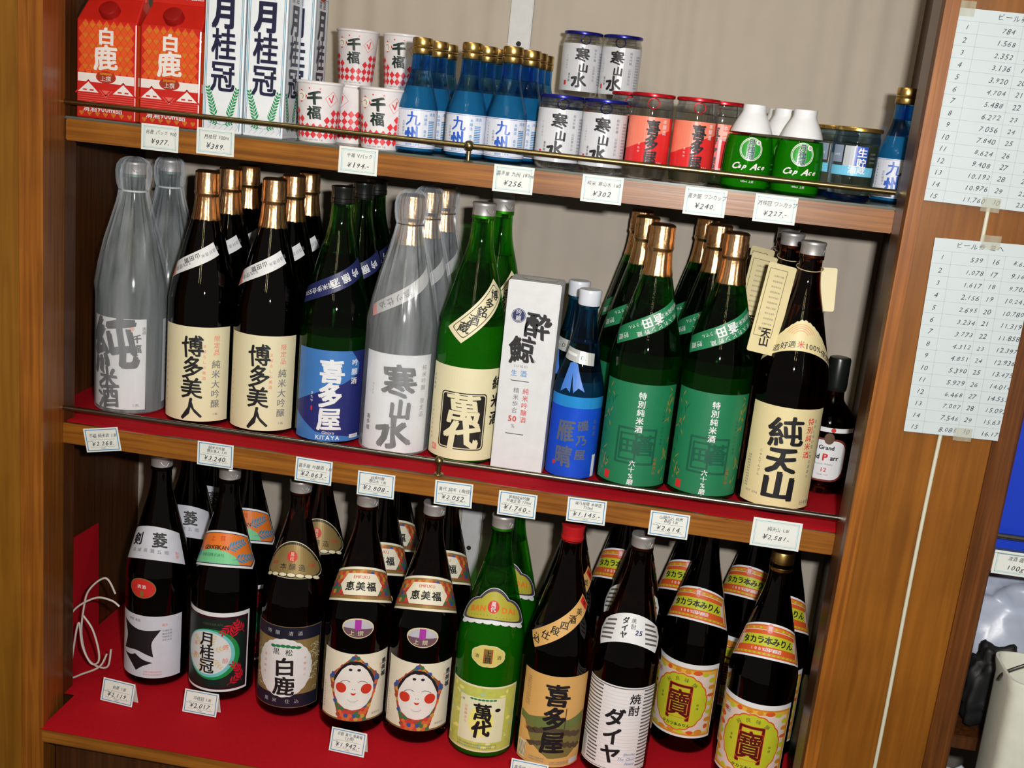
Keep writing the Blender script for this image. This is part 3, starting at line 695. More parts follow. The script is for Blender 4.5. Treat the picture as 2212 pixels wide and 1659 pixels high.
def make_haku(root):
    bottle18(AMBER, .22, cap='silver', root=root, inner=False); liquid_glow(root, P18, .206, liquid_glow_mat('brown_liquid_glow', rgb(120, 62, 22), .5))
    DB = mat('navy_black_label', rgb(26, 28, 46), .4); GD = mat('antique_gold_label', rgb(158, 134, 84), .4, metal=.35)
    p = Print(); p.rect(-62, 62, 18, 160, GD); p.rect(-61, 61, 19, 159, DB, 1); p.rect(-58, 58, 42, 138, GD, 2)
    rnd = random.Random(2)
    for i in range(46):
        x = rnd.choice([-1, 1])*rnd.uniform(38, 56); y = rnd.uniform(46, 134); p.line([(x+4*math.cos(t), y+3*math.sin(t)) for t in [k*.6 for k in range(7)]], .5, CREAM, 3)
    p.ell(-2, 88, 46, 50, mat('off_white_plate', rgb(222, 222, 224)), 3, 72, scal=.035, ns=22)
    for i in range(6): p.ell(-20+8*i, 127-abs(i-2.5)*.9, 4.6, 2.8, GREENINK, 4, 10); 
    p.text('黒松', 0, 116, 12, gap=1.7, bold=.01); p.text('白鹿', 0, 90, 34, vert=True, gap=1.0, bold=.022, brush=.6, sx=1.05)
    p.text('特醸 清酒', 0, 149, 8, mat('dull_silver_ink', rgb(170, 175, 180)), gap=1.8); p.text('黒米 仕込', 0, 30, 8, mat('dull_silver_ink', rgb(170, 175, 180)), gap=1.8)
    p.text('清酒醸造', -34, 106, 5, PINK, vert=True, gap=2); p.text('本醸造元', 32, 106, 5, PINK, vert=True, gap=2)
    p.build('front_label', body(), root)
    def lobes(s_, dy=0):
        pts = []
        for i in range(61):
            t = i/60*2*PI; x = 52*math.cos(t); y = 24*math.sin(t); k = 1
            if math.sin(t) > 0: y += 9*max(0, math.cos((abs(x)/52)**1.2*PI/2))
            pts.append((x*s_, 262+dy+y*s_))
        return pts
    q = Print(); q.poly(lobes(1.0), CREAM); q.poly(lobes(.965), INK, 1); q.poly(lobes(.90), GD, 2)
    for i in range(7): q.ell(-36+12*i, 243.5 - 0*abs(i-3), 6.4, 3.6, INK, 3, 14); q.ell(-36+12*i, 243.8, 5.6, 2.8, CREAM, 4, 14)
    q.line([(44*math.cos(a), 262+30*math.sin(a)) for a in [.35+2.45*k/20 for k in range(21)]], 3.4, INK, 4)
    for i, ch in enumerate('THE REFINED JAPANESE SAKE'):
        a = 2.55-2.0*i/24; q.text(ch, 44*math.cos(a), 262+30*math.sin(a), 3.2, GOLD, rot=math.degrees(a)-90, l=6)
    q.ell(-1, 272, 8.5, 8.5, RED, 5, 20); q.text('黒松', -1, 275.5, 7, CREAM, vert=True, l=7); q.text('HAKUSHIKA', 0, 263, 0.1, GOLD); q.text('本醸造', 2, 256, 11, gap=1.25, l=6); q.text('清酒', -30, 262, 6, RED, l=6); q.text('白鹿', 30, 262, 6, RED, l=6)
    q.build('shoulder_label', sh(.262, .30), root, dv=.006)
def patches(p, inside, x0, x1, y0, y1, l, seed=1, r=3.6):
    rnd = random.Random(seed); cs = [mat('patch_blue', rgb(52, 84, 150)), mat('patch_red', rgb(200, 60, 50)), mat('patch_ochre', rgb(200, 150, 60)), mat('patch_green', rgb(60, 110, 70)), mat('patch_orange', rgb(215, 100, 50)), mat('patch_rust', rgb(160, 70, 50))]
    y = y0; j = 0
    while y < y1:
        x = x0 + (r*.9 if j % 2 else 0)
        while x < x1:
            if inside(x, y): p.ell(x, y, r*1.1, r*1.1, rnd.choice(cs), l + (j % 2)*.5, 6)
            x += r*1.8
        y += r*1.55; j += 1
def make_emi(root):
    bottle18(AMBER, .3, cap='silver', root=root)
    CR = mat('pale_cream_label', rgb(232, 226, 205), .5)
    p = Print(); p.rect(-58, 60, 24, 141, CR); p.rect(-58, 60, 24, 27, GOLD, 1)
    kite = [(0, 141), (43, 99), (22, 27), (-22, 27), (-43, 95)]
    def ins(x, y, P=kite):
        c = True
        for (x0, y0), (x1, y1) in zip(P, P[1:]+P[:1]):
            if (x1-x0)*(y-y0)-(y1-y0)*(x-x0) > -1.0*math.hypot(x1-x0, y1-y0): c = False
        return c
    p.poly(kite, mat('patch_rust', rgb(160, 70, 50)), 1); patches(p, ins, -45, 45, 28, 140, 2, 3)
    HAIR = mat('print_black', rgb(24, 22, 34), .5); FACE = mat('print_face_white', rgb(232, 230, 226), .5); CH = mat('cheek_red', rgb(205, 55, 35), .5)
    face = [(0, 44), (12, 46), (22, 53), (29, 64), (32, 77), (31, 90), (26, 101), (20, 112), (12, 120), (6, 123), (0, 122), (-6, 123), (-12, 120), (-20, 112), (-26, 101), (-31, 90), (-32, 77), (-29, 64), (-22, 53), (-12, 46)]
    hair = [(28, 84), (33.5, 90), (32, 99), (26, 110), (17, 121), (8, 128), (0, 129), (-8, 128), (-17, 121), (-26, 110), (-32, 99), (-33.5, 90), (-28, 84)]
    p.poly(hair, HAIR, 3.2); p.poly(face, FACE, 4)
    p.ell(-6.5, 114, 2.8, 2.3, HAIR, 5, 14); p.ell(6.5, 114, 2.8, 2.3, HAIR, 5, 14)
    p.ell(-20, 81, 8.8, 8.8, CH, 5, 24); p.ell(20, 81, 8.8, 8.8, CH, 5, 24)
    for sg in (-1, 1): p.line([(sg*6, 93), (sg*11, 95), (sg*17, 93.5), (sg*21, 90.5)], .8, HAIR, 5)
    p.ell(-1.8, 80.5, .8, .6, HAIR, 5, 8); p.ell(1.8, 80.5, .8, .6, HAIR, 5, 8)
    p.poly([(-4.5, 74.5), (0, 73.3), (4.5, 74.5), (2.6, 70.8), (0, 70), (-2.6, 70.8)], CH, 5); p.line([(-8, 62), (-3, 58.5), (3, 58.5), (8, 62)], .5, GREY, 5)
    p.text('恵美福', 50, 122, 10, vert=True, bold=.02, brush=.7, gap=1.1); p.text('純正', 43, 118, 5, PINK, vert=True); small_lines(p, -54, -50, 36, 84, GREY, 10, 3); p.text('製造年月', 40, 35, 4, GREY)
    p.build('front_label', body(), root)
    q = Print(); q.rect(-54, 54, 227, 279, CR); q.rect(-54, 54, 230.5, 235, GOLD, 1); q.rect(-54, 54, 271, 275.5, GOLD, 1); q.rect(-54, 54, 235, 271, mat('patch_rust', rgb(160, 70, 50)), 1)
    patches(q, lambda x, y: 237 < y < 270, -53, 53, 236, 270, 2, 8)
    q.poly([(-34, 253), (-24, 269.5), (24, 269.5), (34, 253), (24, 236.5), (-24, 236.5)], CR, 4)
    q.text('EMIFUKU', 0, 264, 6.5, RED, bold=.01, gap=1.05); q.text('恵美福', 0, 250, 14.5, bold=.02, brush=.8, gap=1.12)
    q.build('shoulder_label', sh(.252, .30), root, dv=.006)
    s_ = Print(); s_.ell(0, 185, 25, 17, CREAM2, 0, 32); s_.ell(0, 185, 23, 15, mat('lilac_grey_print', rgb(190, 188, 200)), 1, 32); s_.ell(0, 184.5, 23, 15, mat('brown_crest_print', rgb(110, 78, 92)), 2, 32, 180, 360)
    s_.rect(-5, 5, 182, 200, mat('magenta_print', rgb(170, 50, 165)), 3); s_.text('上撰', 0, 177, 9, CREAM, gap=1.5); s_.build('seal', body(), root)
def cloud(cx, cy, k):
    pts = []
    for i in range(61):
        x = 54*math.cos(PI*i/60); a = 35*math.sqrt(max(0, 1-(x/33)**2)) if abs(x) < 33 else 0
        b = 21*math.sqrt(max(0, 1-((abs(x)-30)/24)**2)) if abs(x) > 22 else 0
        pts.append((cx+x*k, cy+max(a, b)*k))
    for i in range(1, 30):
        x = -54*math.cos(PI*i/30); pts.append((cx+x*k, cy-(17*abs(math.sin(PI*i/30))**.45 - 3*(1-abs(x)/54))*k))
    return pts
def make_bandai_green(root):
    bottle18(GREEN, .31, cap='silver', root=root); liquid_glow(root, P18, .235, liquid_glow_mat('bright_green_liquid_glow', rgb(180, 255, 70), .68))
    PU = mat('dark_plum_border', rgb(72, 62, 82), .4); OL = mat('olive_yellow_label', rgb(180, 172, 60), .4); YG = mat('yellow_green_label', rgb(196, 202, 96), .45, var=.25, scale=120)
    p = Print(); p.rect(-62, 58, 13, 126, CREAM); p.rect(-60, 56, 16, 123, YG, 1)
    p.rect(-38, 36, 30, 106, mat('print_pale_lemon', rgb(226, 226, 190)), 2); p.ell(-1, 66, 20, 26, mat('print_lemon_glow', rgb(236, 230, 130)), 3)
    p.text('萬代', 0, 82, 30, vert=True, gap=.95, bold=.04, brush=1.2, l=6); p.text('白鹿醸造元', -26, 88, 5, PINK, vert=True, gap=1.3); p.ell(24, 86, 4.5, 3, INK, 4)
    for i in range(7): p.ell(-18+6*i, 103, 3.2, 1.6, GREENINK, 4, 8)
    small_lines(p, -40, 30, 18, 27, GREY, 2, 3.4); p.text('上撰', -34, 98, 4)
    rnd = random.Random(9)
    for i in range(40):
        x = rnd.uniform(-58, 54); y = rnd.uniform(18, 120)
        if -40 < x < 38 and 28 < y < 108: continue
        p.ell(x, y, rnd.uniform(2, 6), rnd.uniform(1.5, 4), rnd.choice([mat('print_lemon_glow', rgb(0,0,0)), mat('print_mint', rgb(170, 200, 150)), mat('print_pale_lemon', rgb(0,0,0))]), 1.5, 10)
    p.build('front_label', body(), root)
    q = Print(); q.poly(cloud(0, 246, 1.0), WHITE); q.poly(cloud(0, 246.5, .96), PU, 1); q.poly(cloud(0, 246.5, .83), OL, 2)
    for i in range(8): q.ell(-42+12*i, 230.5, 7, 4.2, WHITE, .5, 12)
    q.text('BAN', -24, 250, 12, ORANGE, bold=.035, gap=1.05); q.text('DAI', 24, 250, 12, ORANGE, bold=.035, gap=1.1); q.ell(0, 253, 9, 9.5, RED, 3, 24); q.text('萬代', 0, 257, 8, WHITE, vert=True, gap=.95, bold=.03)
    q.text('・・・・・・・・', -20, 240, 5, GREENINK); q.text('・・・・・・', 18, 238, 5, GREENINK)
    q.build('shoulder_label', sh(.248, .30), root, dv=.006)
    def ex(p): p.rect(-7, 7, 165, 189, RED, 2); p.rect(-6, 6, 165, 189, GOLD, 3); p.text('上撰', 0, 182, 11, vert=True, gap=1.0, bold=.01); p.text('清', -17, 176, 7); p.text('酒', 17, 176, 7)
    seal(root, 177, 26, 18, CREAM2, mat('pale_gold_seal', rgb(214, 200, 110), .4), '', scal=.05, ns=32, extra=ex)
    b = Print(); b.rect(95, 170, 13, 126, CREAM); b.build('back_label', body(), root)
def make_kitaya_tan(root):
    bottle18(AMBER, .3, cap='red', root=root)
    p = Print(); p.rect(-60, 58, 5, 160, TAN)
    p.text('喜多屋', 2, 128, 40, vert=True, gap=1.0, bold=.025, brush=1)
    HL = mat('print_hill_olive', rgb(120, 112, 60)); HD = mat('print_roof_brown', rgb(80, 66, 48)); HG = mat('print_field_green', rgb(104, 118, 62))
    p.poly([(-58, 88), (-40, 84), (-10, 92), (24, 86), (56, 96), (56, 70), (20, 58), (-20, 64), (-58, 76)], HG, 1)
    p.poly([(-50, 78), (-24, 66), (0, 60), (30, 72), (56, 76), (56, 44), (30, 22), (-2, 20), (-30, 40)], HL, 2)
    for i in range(8): x = -44+11*i; y = 70-abs(i-3)*3; p.poly([(x, y), (x+9, y-5), (x+20, y-1), (x+16, y+5), (x+5, y+5)], HD, 3); p.poly([(x+3, y-20), (x+12, y-26), (x+22, y-21), (x+17, y-15)], HD, 3)
    p.line([(19, 106), (19, 64)], 1.6, HD, 3)
    for i in range(12): p.rect(-56+i*1.3, -55.4+i*1.3 + (i % 3)*.15, 12, 36, INK if i % 2 else CREAM, 3)
    p.rect(-58, -40, 10, 38, CREAM, 2); small_lines(p, -34, -6, 12, 20, GREY, 2, 3.2); small_lines(p, 0, 34, 9, 15, GREY, 2, 3.2); p.rect(34, 52, 8, 17, mat('silver_grey_label', rgb(206, 208, 214)), 3)
    small_lines(p, -52, -40, 100, 150, mat('tan_small_ink', rgb(170, 130, 80)), 14, 3); p.text('喜', -44, 62, 6, ORANGE)
    p.build('front_label', body(), root)
    q = Print(rot=37, org=(0, 240)); q.rect(-56, 58, -12.5, 12.5, TAN); q.rect(45, 56, -10, 10, RED, 2); q.text('喜', 50.5, 0, 8, INK, rot=-35)
    for i, ch in enumerate('込仕段四酒'): q.text(ch, -47+15.8*i, 0, 13.5, bold=.012, brush=.5, rot=-47)
    q.text('美', 32.5, 0, 12.5, rot=-47, brush=.5)
    q.build('shoulder_band', sh(.235, 0), root, dv=.006)
def make_daiya(root):
    bottle18(AMBER, .3, cap='silver', root=root)
    SG = mat('stripe_grey_brown', rgb(104, 96, 94), .5); LR = mat('thin_pink_rule', rgb(226, 170, 160), .5)
    p = Print(); p.rect(-62, 60, 18, 161, WHITE); p.rect(-62, 60, 157.5, 159, SG, 1); p.rect(-62, 60, 20, 21, SG, 1)
    for i in range(22):
        y = 26+6.05*i; w0 = -28 if y > 55 else -26
        p.rect(-62 if y > 62 else -46, w0, y, y+2.6, SG, 1); p.rect(38, 60, y, y+2.6, SG, 1); p.rect(-26, 37, y+4.2, y+4.6, LR, 1)
    p.text('ダイヤ', -4, 108, 33, vert=True, gap=.95, bold=.03); p.text('焼酎', 24, 142, 18, vert=True, gap=1.1, bold=.015)
    p.text('Shochu', 26, 48, 6.5, BLUEINK, shear=.3); p.text('The Clear', 22, 40, 6.5, BLUEINK, shear=.3); p.text('Finest', 28, 32, 6.5, BLUEINK, shear=.3)
    for i in range(14): p.rect(-60, -50, 24+2.6*i, 25.3+2.6*i, GREY, 1)
    p.build('front_label', body(), root)
    q = Print(); N = 24
    top_ = [(52*(-1+2*i/N), 264+9*(1-(-1+2*i/N)**2)) for i in range(N+1)]; bot_ = [(40*(1-2*i/N), 222+8*(1-(1-2*i/N)**2)) for i in range(N+1)]
    q.poly(top_+[(55, 250)]+bot_+[(-55, 250)], WHITE)
    for i in range(5):
        for sg in (-1, 1): q.rect(min(sg*24, sg*(48-2*abs(2-i))), max(sg*24, sg*(48-2*abs(2-i))), 232+7*i, 235+7*i, SG, 1)
    q.text('ダイヤ', -8, 262, 11, vert=True, gap=.95, bold=.03); q.text('焼酎', 5, 263, 8, vert=True, gap=1.1); q.text('25', 14, 247, 10, NAVY, bold=.03, shear=.2)
    q.build('shoulder_label', sh(.247, .30), root, dv=.006)
def make_mirin(root, cap='silver'):
    bottle18(BLACKGLASS, .3, cap=cap, root=root, inner=False)
    OG = mat('orange_gold_label', rgb(214, 138, 44), .4); LG = mat('pale_pinkish_label', rgb(222, 205, 196), .45); YG = mat('yellow_green_disc', rgb(190, 196, 44), .4); MR = mat('maroon_ink', rgb(88, 22, 18), .4); OR = mat('orange_red_ink', rgb(214, 90, 40), .4)
    p = Print(); p.rect(-64, 60, 30, 160, WHITE); p.rect(-62, 58, 34, 152, OG, 1); p.rect(-59, 55, 37, 149, mat('amber_yellow_line', rgb(228, 180, 70), .4), 2); p.rect(-55, 51, 41, 143, LG, 3)
    rnd = random.Random(6)
    for i in range(26):
        a = i/26*2*PI; x = max(-55, min(51, 66*math.cos(a))); y = max(40, min(146, 92+62*math.sin(a))); p.ell(x-2, y, rnd.uniform(4, 8), rnd.uniform(3, 5), rnd.choice([OR, YG, OG]), 3.4, 10)
    p.ell(-2, 92, 45, 49, OR, 4, 72, scal=.04, ns=18); p.ell(-2, 92, 43, 47, YG, 5, 72, scal=.04, ns=18)
    p.frame(-19, 15, 62, 120, 5.5, OR, 6); p.frame(-19, 15, 62, 120, 3.6, MR, 7); p.rect(-15, 11, 56, 64, YG, 8); p.text('寶', -2, 89, 52, OR, bold=.05, sx=.78, l=8); p.text('寶', -2, 89, 50, MR, bold=.03, sx=.78, l=9)
    for i, ch in enumerate('純良味醂'): a = 2.2-.42*i; p.text(ch, -2+36*math.cos(a), 92+40*math.sin(a), 8, mat('olive_dark_ink', rgb(90, 84, 30)), rot=math.degrees(a)-90, l=8)
    p.text('タカラ本みりん', -2, 52, 6.5, l=8, bold=.03); p.text('登録', -32, 98, 4.4, vert=True, gap=1.5, l=8); p.text('商標', 28, 90, 4.4, vert=True, gap=1.5, l=8)
    small_lines(p, -52, -40, 128, 138, GREY, 3, 2.6, l=8); p.build('front_label', body(), root)
    def kid(s_, e=0):
        N = 20; T = [(56*s_*math.sin(t), 236 + 48*math.cos(t)**1.0*1 + e if False else 232+ (44+ (s_-1)*22)*math.cos(t)) for t in [-1.12+2.24*i/N for i in range(N+1)]]
        Bt = [(46*s_*math.sin(t), 214 + (20-(s_-1)*22)*math.cos(t)) for t in [1.25-2.5*i/N for i in range(N+1)]]
        return T + Bt
    def band(u, v0, v1, m, l, n=20):
        T = [(u*(-1+2*i/n), v1 - 20*((-1+2*i/n)**2)*(u/54)**2) for i in range(n+1)]; B = [(u*(1-2*i/n), v0 - 20*((1-2*i/n)**2)*(u/54)**2) for i in range(n+1)]
        q.poly(T+B, m, l)
    q = Print(); band(55, 231, 283, WHITE, 0); band(52.5, 234, 280, OR, 1); band(51, 236, 278, OG, 1.5); band(48, 240, 273, LG, 2); band(46, 240, 249, OR, 2.5); band(41, 249, 266, YG, 3); band(46, 266, 272, OR, 2.5)
    for i in range(16): u = -48+6.4*i; q.ell(u, 275.5-20*(u/54)**2, 2.4, 1.6, YG if i % 2 else OG, 3, 8); q.ell(u, 237.8-20*(u/54)**2, 2, 1.3, YG, 3, 8)
    for i, ch in enumerate('タカラ本みりん'): u = -34+11.3*i; q.text(ch, u, 257.5-20*(u/54)**2, 12, INK, bold=.03, rot=-u*.55, l=6)
    for i, ch in enumerate('100%国内醸造'): u = -21+5.4*i; q.text(ch, u, 244.6-20*(u/54)**2, 6.2, WHITE, rot=-u*.5, l=6, bold=.02)
    q.ell(0, 275, 6, 7, PINK, 4, 14); q.text('寶', 0, 275, 8, WHITE, l=7)
    q.build('shoulder_label', sh(.255, .004), root, dv=.006)

def place(kind, name, cat, group, spots, maker, z):
    """spots: (x, y, rz, label); the first is built, the others are copies of it and its parts"""
    first = None
    for x, y, rz, label in spots:
        if first is None:
            first = thing(name, label, cat, (x, y, z), rz, group if len(spots) > 1 else None); maker(first)
        else: copy_tree(first, (x, y, z), rz, label)

# ------------------------------------------------------------------ small things for the top shelf
def make_red_carton(root, m=None):
    w2, d, h = .0445, .07, .1335
    RC = mat('glossy_red_carton', rgb(196, 34, 24), .25, coat=.3)
    v = [(-w2, 0, 0), (w2, 0, 0), (w2, d, 0), (-w2, d, 0), (-w2, 0, h), (w2, 0, h), (w2, d, h), (-w2, d, h), (-w2+.004, d*.42, h+.034), (w2-.004, d*.42, h+.034), (w2-.004, d*.58, h+.034), (-w2+.004, d*.58, h+.034)]
    fc = [(0, 3, 2, 1), (0, 1, 5, 4), (1, 2, 6, 5), (2, 3, 7, 6), (3, 0, 4, 7), (4, 5, 9, 8), (6, 7, 11, 10), (5, 6, 10, 9), (7, 4, 8, 11), (8, 9, 10, 11)]
    o = meshobj('carton_body', v, fc, RC, root); b = o.modifiers.new('soft_edges', 'BEVEL'); b.width = .0022; b.segments = 2
    g = box('gable_fin', -w2+.002, w2-.002, d*.44, d*.56, h+.030, h+.058, RC, root)
    s_ = Print(); s_.text('一〇〇米仕込', 4, h*1000+45, 10, WHITE, bold=.02); s_._mesh(s_.tx, 'lettering', flat(d*.44, .0004), None, None, g)
    c = lathe('screw_cap', mm([(0, 12), (1, 14), (9, 13.4), (11, 12.2), (11.5, 9)]), mat('dark_red_cap', rgb(150, 20, 18), .3), root, 32)
    c.location = (0, d*.17, h+.012); c.rotation_euler = (math.radians(48), 0, 0)
    def ring(a, z): return 0
    OG = mat('orange_red_print', rgb(222, 88, 34), .3, coat=.3); HG = mat('gold_heart_print', rgb(206, 116, 36), .3); RD = mat('deep_red_print', rgb(200, 36, 30), .3, coat=.3); WH = mat('print_gloss_white', rgb(232, 226, 224), .3)
    p = Print(); p.rect(-42, 42, 2, 132, RD); 
    k = 0
    for j in range(11):
        for i in range(-4, 5):
            x = i*10.4 + (5.2 if j % 2 else 0); y = 128-7*j
            if abs(x) > 38: continue
            if y > 62: p.poly([(x-5, y), (x, y-6.6), (x+5, y), (x, y+6.6)], OG, 1); 
            if (j % 2) == 0 and y > 60: p.poly([(x-4, y), (x, y-5), (x+4, y), (x+2, y+2.2), (x, y+.6), (x-2, y+2.2)], HG, 2)
    for i in range(-3, 4): p.poly([(i*12-4, 8), (i*12, 3), (i*12+4, 8), (i*12+2, 10), (i*12, 8.6), (i*12-2, 10)], HG, 2)
    p.rect(-42, 42, 50, 62, WH, 2); p.rect(-42, 42, 24, 50, RD, 1.5)
    for cx in (-26, 26):
        p.poly([(cx-16, 36), (cx+16, 36), (cx, 50)], WH, 3); p.line([(cx-19, 34), (cx, 52), (cx+19, 34)], 2, RD, 4)
        p.rect(cx-8, cx-2, 38, 40, RD, 4); p.rect(cx+2, cx+8, 38, 40, RD, 4)
    p.poly([(-10, 40), (10, 40), (0, 30)], mat('rosy_print', rgb(222, 110, 100), .3), 3); p.line([(-16, 48), (0, 33), (16, 48)], 2, RD, 4)
    for i in range(4): p.rect(-42, 42, 24+3*i, 24.6+3*i, mat('rosy_print', rgb(222, 110, 100)), 3)
    p.ell(0, 58, 15, 8.5, RD, 3, 24); p.ell(0, 58, 13.6, 7.2, mat('dark_gold_oval', rgb(150, 50, 24)), 4, 24); p.rect(-9, 9, 61, 64, HG, 5); p.text('上撰', 0, 56, 8, WH, l=6)
    p.text('白', 0, 113, 24, WH, bold=.05, l=6, sx=1.1); p.text('鹿', -1, 84, 35, WH, bold=.045, brush=.8, l=6, sx=1.05); p.text('清酒900ml詰', -4, 14, 10.5, WH, bold=.02, l=6)
    p.build('front_print', flat(), root, du=None)
    q = Print(); q.rect(-33, 33, 2, 132, OG); q.rect(-30, 30, 50, 62, WH, 1); q.text('清酒', 0, 96, 22, WH, vert=True, bold=.03); small_lines(q, -26, 26, 8, 44, WH, 7, 3.6); q.build('side_print', side(w2, d/2), root, du=None)
def make_white_carton(root):
    w2, d, h = .0288, .06, .205
    WC = mat('white_carton_board', rgb(228, 232, 238), .4); TL = mat('teal_line_print', rgb(40, 130, 160), .4); LG = mat('laurel_green_print', rgb(30, 140, 80), .4); NV = mat('navy_black_brush', rgb(22, 22, 58), .45)
    v = [(-w2, 0, 0), (w2, 0, 0), (w2, d, 0), (-w2, d, 0), (-w2, 0, h), (w2, 0, h), (w2, d, h), (-w2, d, h), (-w2+.003, d*.45, h+.022), (w2-.003, d*.45, h+.022), (w2-.003, d*.55, h+.022), (-w2+.003, d*.55, h+.022)]
    fc = [(0, 3, 2, 1), (0, 1, 5, 4), (1, 2, 6, 5), (2, 3, 7, 6), (3, 0, 4, 7), (4, 5, 9, 8), (6, 7, 11, 10), (5, 6, 10, 9), (7, 4, 8, 11), (8, 9, 10, 11)]
    o = meshobj('carton_body', v, fc, WC, root); b = o.modifiers.new('soft_edges', 'BEVEL'); b.width = .0014; b.segments = 2
    box('gable_fin', -w2+.001, w2-.001, d*.45, d*.55, h+.019, h+.04, WC, root, .0008)
    for nm, fn, sw in (('front_print', flat(), 28), ('side_print', side(w2, d/2), 29)):
        p = Print(); W_ = sw-2
        p.frame(-W_+2, W_-2, 18, 196, .7, TL, 1); p.line([(-W_, 4), (-W_, 202)], .8, TL, 1); p.line([(W_, 4), (W_, 202)], .8, TL, 1)
        p.text('月桂冠', 0, 160, 44, NV, vert=True, gap=.96, bold=.065, sx=.82, l=6); p.text('清酒', 0, 190, 16, NV, gap=1.5, sx=.7, l=6); p.ell(0, 200, 12, 7, RED, 2, 20)
        for sg in (-1, 1): leaf(p, sg*9, 18, PI/2-sg*.28, 42, 9, LG, 3.0, 2, 9); leaf(p, sg*2, 11, PI/2-sg*1.35, 12, 3, LG, 2.2, 2, 6)
        for i in range(6): p.line([(-W_+6+8*i, 16), (-W_+11+8*i, 9), (-W_+6+8*i, 4)], .3, GREY, 1)
        p.build(nm, fn, root, du=None)
def make_paper_cup(root):
    pr = mm([(0, 24.8), (1, 26), (3, 26.2), (78, 31.8), (79, 32.2), (80, 33.4), (82, 33.6), (83, 32.6), (83.4, 31)])
    CP = mat('white_cup_board', rgb(228, 224, 226), .35)
    lathe('cup_body', pr, CP, root, 48)
    RD = mat('cup_check_red', rgb(222, 50, 60), .4); BK = mat('cup_black_green_ink', rgb(24, 42, 36), .5)
    def mk(off):
        p = Print(); s_ = 9.4
        for j in range(7):
            for i in range(-10, 11):
                x = i*s_; y = 11+j*10.2
                lim = 22 + (26*max(0, min(1, (abs(((x+off) % 84)-42 if off else x)-10)/22)))
                if y > lim: continue
                p.poly([(x-s_/2+.05, y), (x, y-5.3), (x+s_/2-.05, y), (x, y+5.3)], RD, 1)
        p.text('千福', 0, 60, 19, BK, vert=True, gap=1.02, bold=.055, brush=1.2, sx=1.05, l=3)
        p.poly([(-30, 62), (-20, 53), (-10, 62), (-20, 71)], RD, 1); p.ell(-20, 62, 7.6, 6.8, mat('cup_disc', rgb(240, 234, 222)), 2, 16); p.line([(-23, 64), (-19, 65), (-16, 62), (-18, 58)], .7, INK, 3)
        p.frame(-8, -8, 0, 0, .1, RD, 1)
        for (a, b), (c, d_) in zip([(22, 50), (33, 60), (24, 71), (14, 61)], [(33, 60), (24, 71), (14, 61), (22, 50)]): p.line([(a, b), (c, d_)], .6, PINK, 2)
        p.line([(19, 62), (23, 56), (25, 66)], 1.5, RD, 2); p.ell(-7, 73, 1.1, 1.1, RD, 2, 8); p.ell(7, 73, 1.1, 1.1, RD, 2, 8)
        p.text('SAKE 180ml 清酒 千福', 0, 4, 2.8, GREY, l=3); return p
    mk(0).build('front_print', cyl(pr, .04), root, dv=None)
def cup_glass(root, prof, z0, z1, gm=CLEAR, liquid_top=None):
    lathe('glass_body', prof, gm, root, 48, inner=[(z, r) for z, r in cavity(prof, z0, z1, .0018)])
def ring_tab(root, y, z, m):
    pts = [(.0075*math.sin(a), y-.0012-.001*math.cos(a), z-.009*(1-math.cos(a))*.75) for a in [2*PI*k/18 for k in range(19)]]
    tube('pull_ring', pts, .0008, m, root, 6)
def make_kansan_cup(root, tab=True):
    pr = mm([(0, 24), (1.5, 26.5), (5, 29)] + smoothp([(9, 29.8), (40, 30), (82, 30), (88, 28.2), (92, 27.4)], 2) + [(95.5, 27.6)])
    BL = mat('blue_metal_lid', rgb(40, 44, 150), .25, metal=.7)
    cup_glass(root, pr, .083, .094)
    lathe('lid', mm([(93.5, 28.2), (94, 29.9), (96.5, 30.3), (98, 29.8), (98.5, 28.6), (97.6, 27.5)]), BL, root, 48)
    if tab: ring_tab(root, -.0300, .093, mat('dark_blue_ring', rgb(30, 34, 90), .3, metal=.8))
    SL = mat('silver_grey_label', rgb(206, 208, 214), .3)
    p = Print(); p.rect(-66, 66, 10, 80, SL)
    p.text('寒', -3, 64, 21, bold=.03, brush=1.2); p.text('山', 0, 45, 15, bold=.03, brush=1.4); p.text('水', -5, 26, 23, bold=.03, brush=1.2)
    p.text('純米吟醸 山田錦仕込', 18, 72, 4.4, GREY, vert=True, gap=1.1); p.text('喜多屋', -20, 34, 4, vert=True, gap=1.1); p.text('いっぱい辛口', -26, 62, 2.8, GREY, vert=True, gap=1.3); p.rect(-29, -25, 18, 25, RED, 2); small_lines(p, 26, 38, 20, 70, GREY, 12, 3)
    p.build('front_label', cyl(pr, .04, const=True), root)
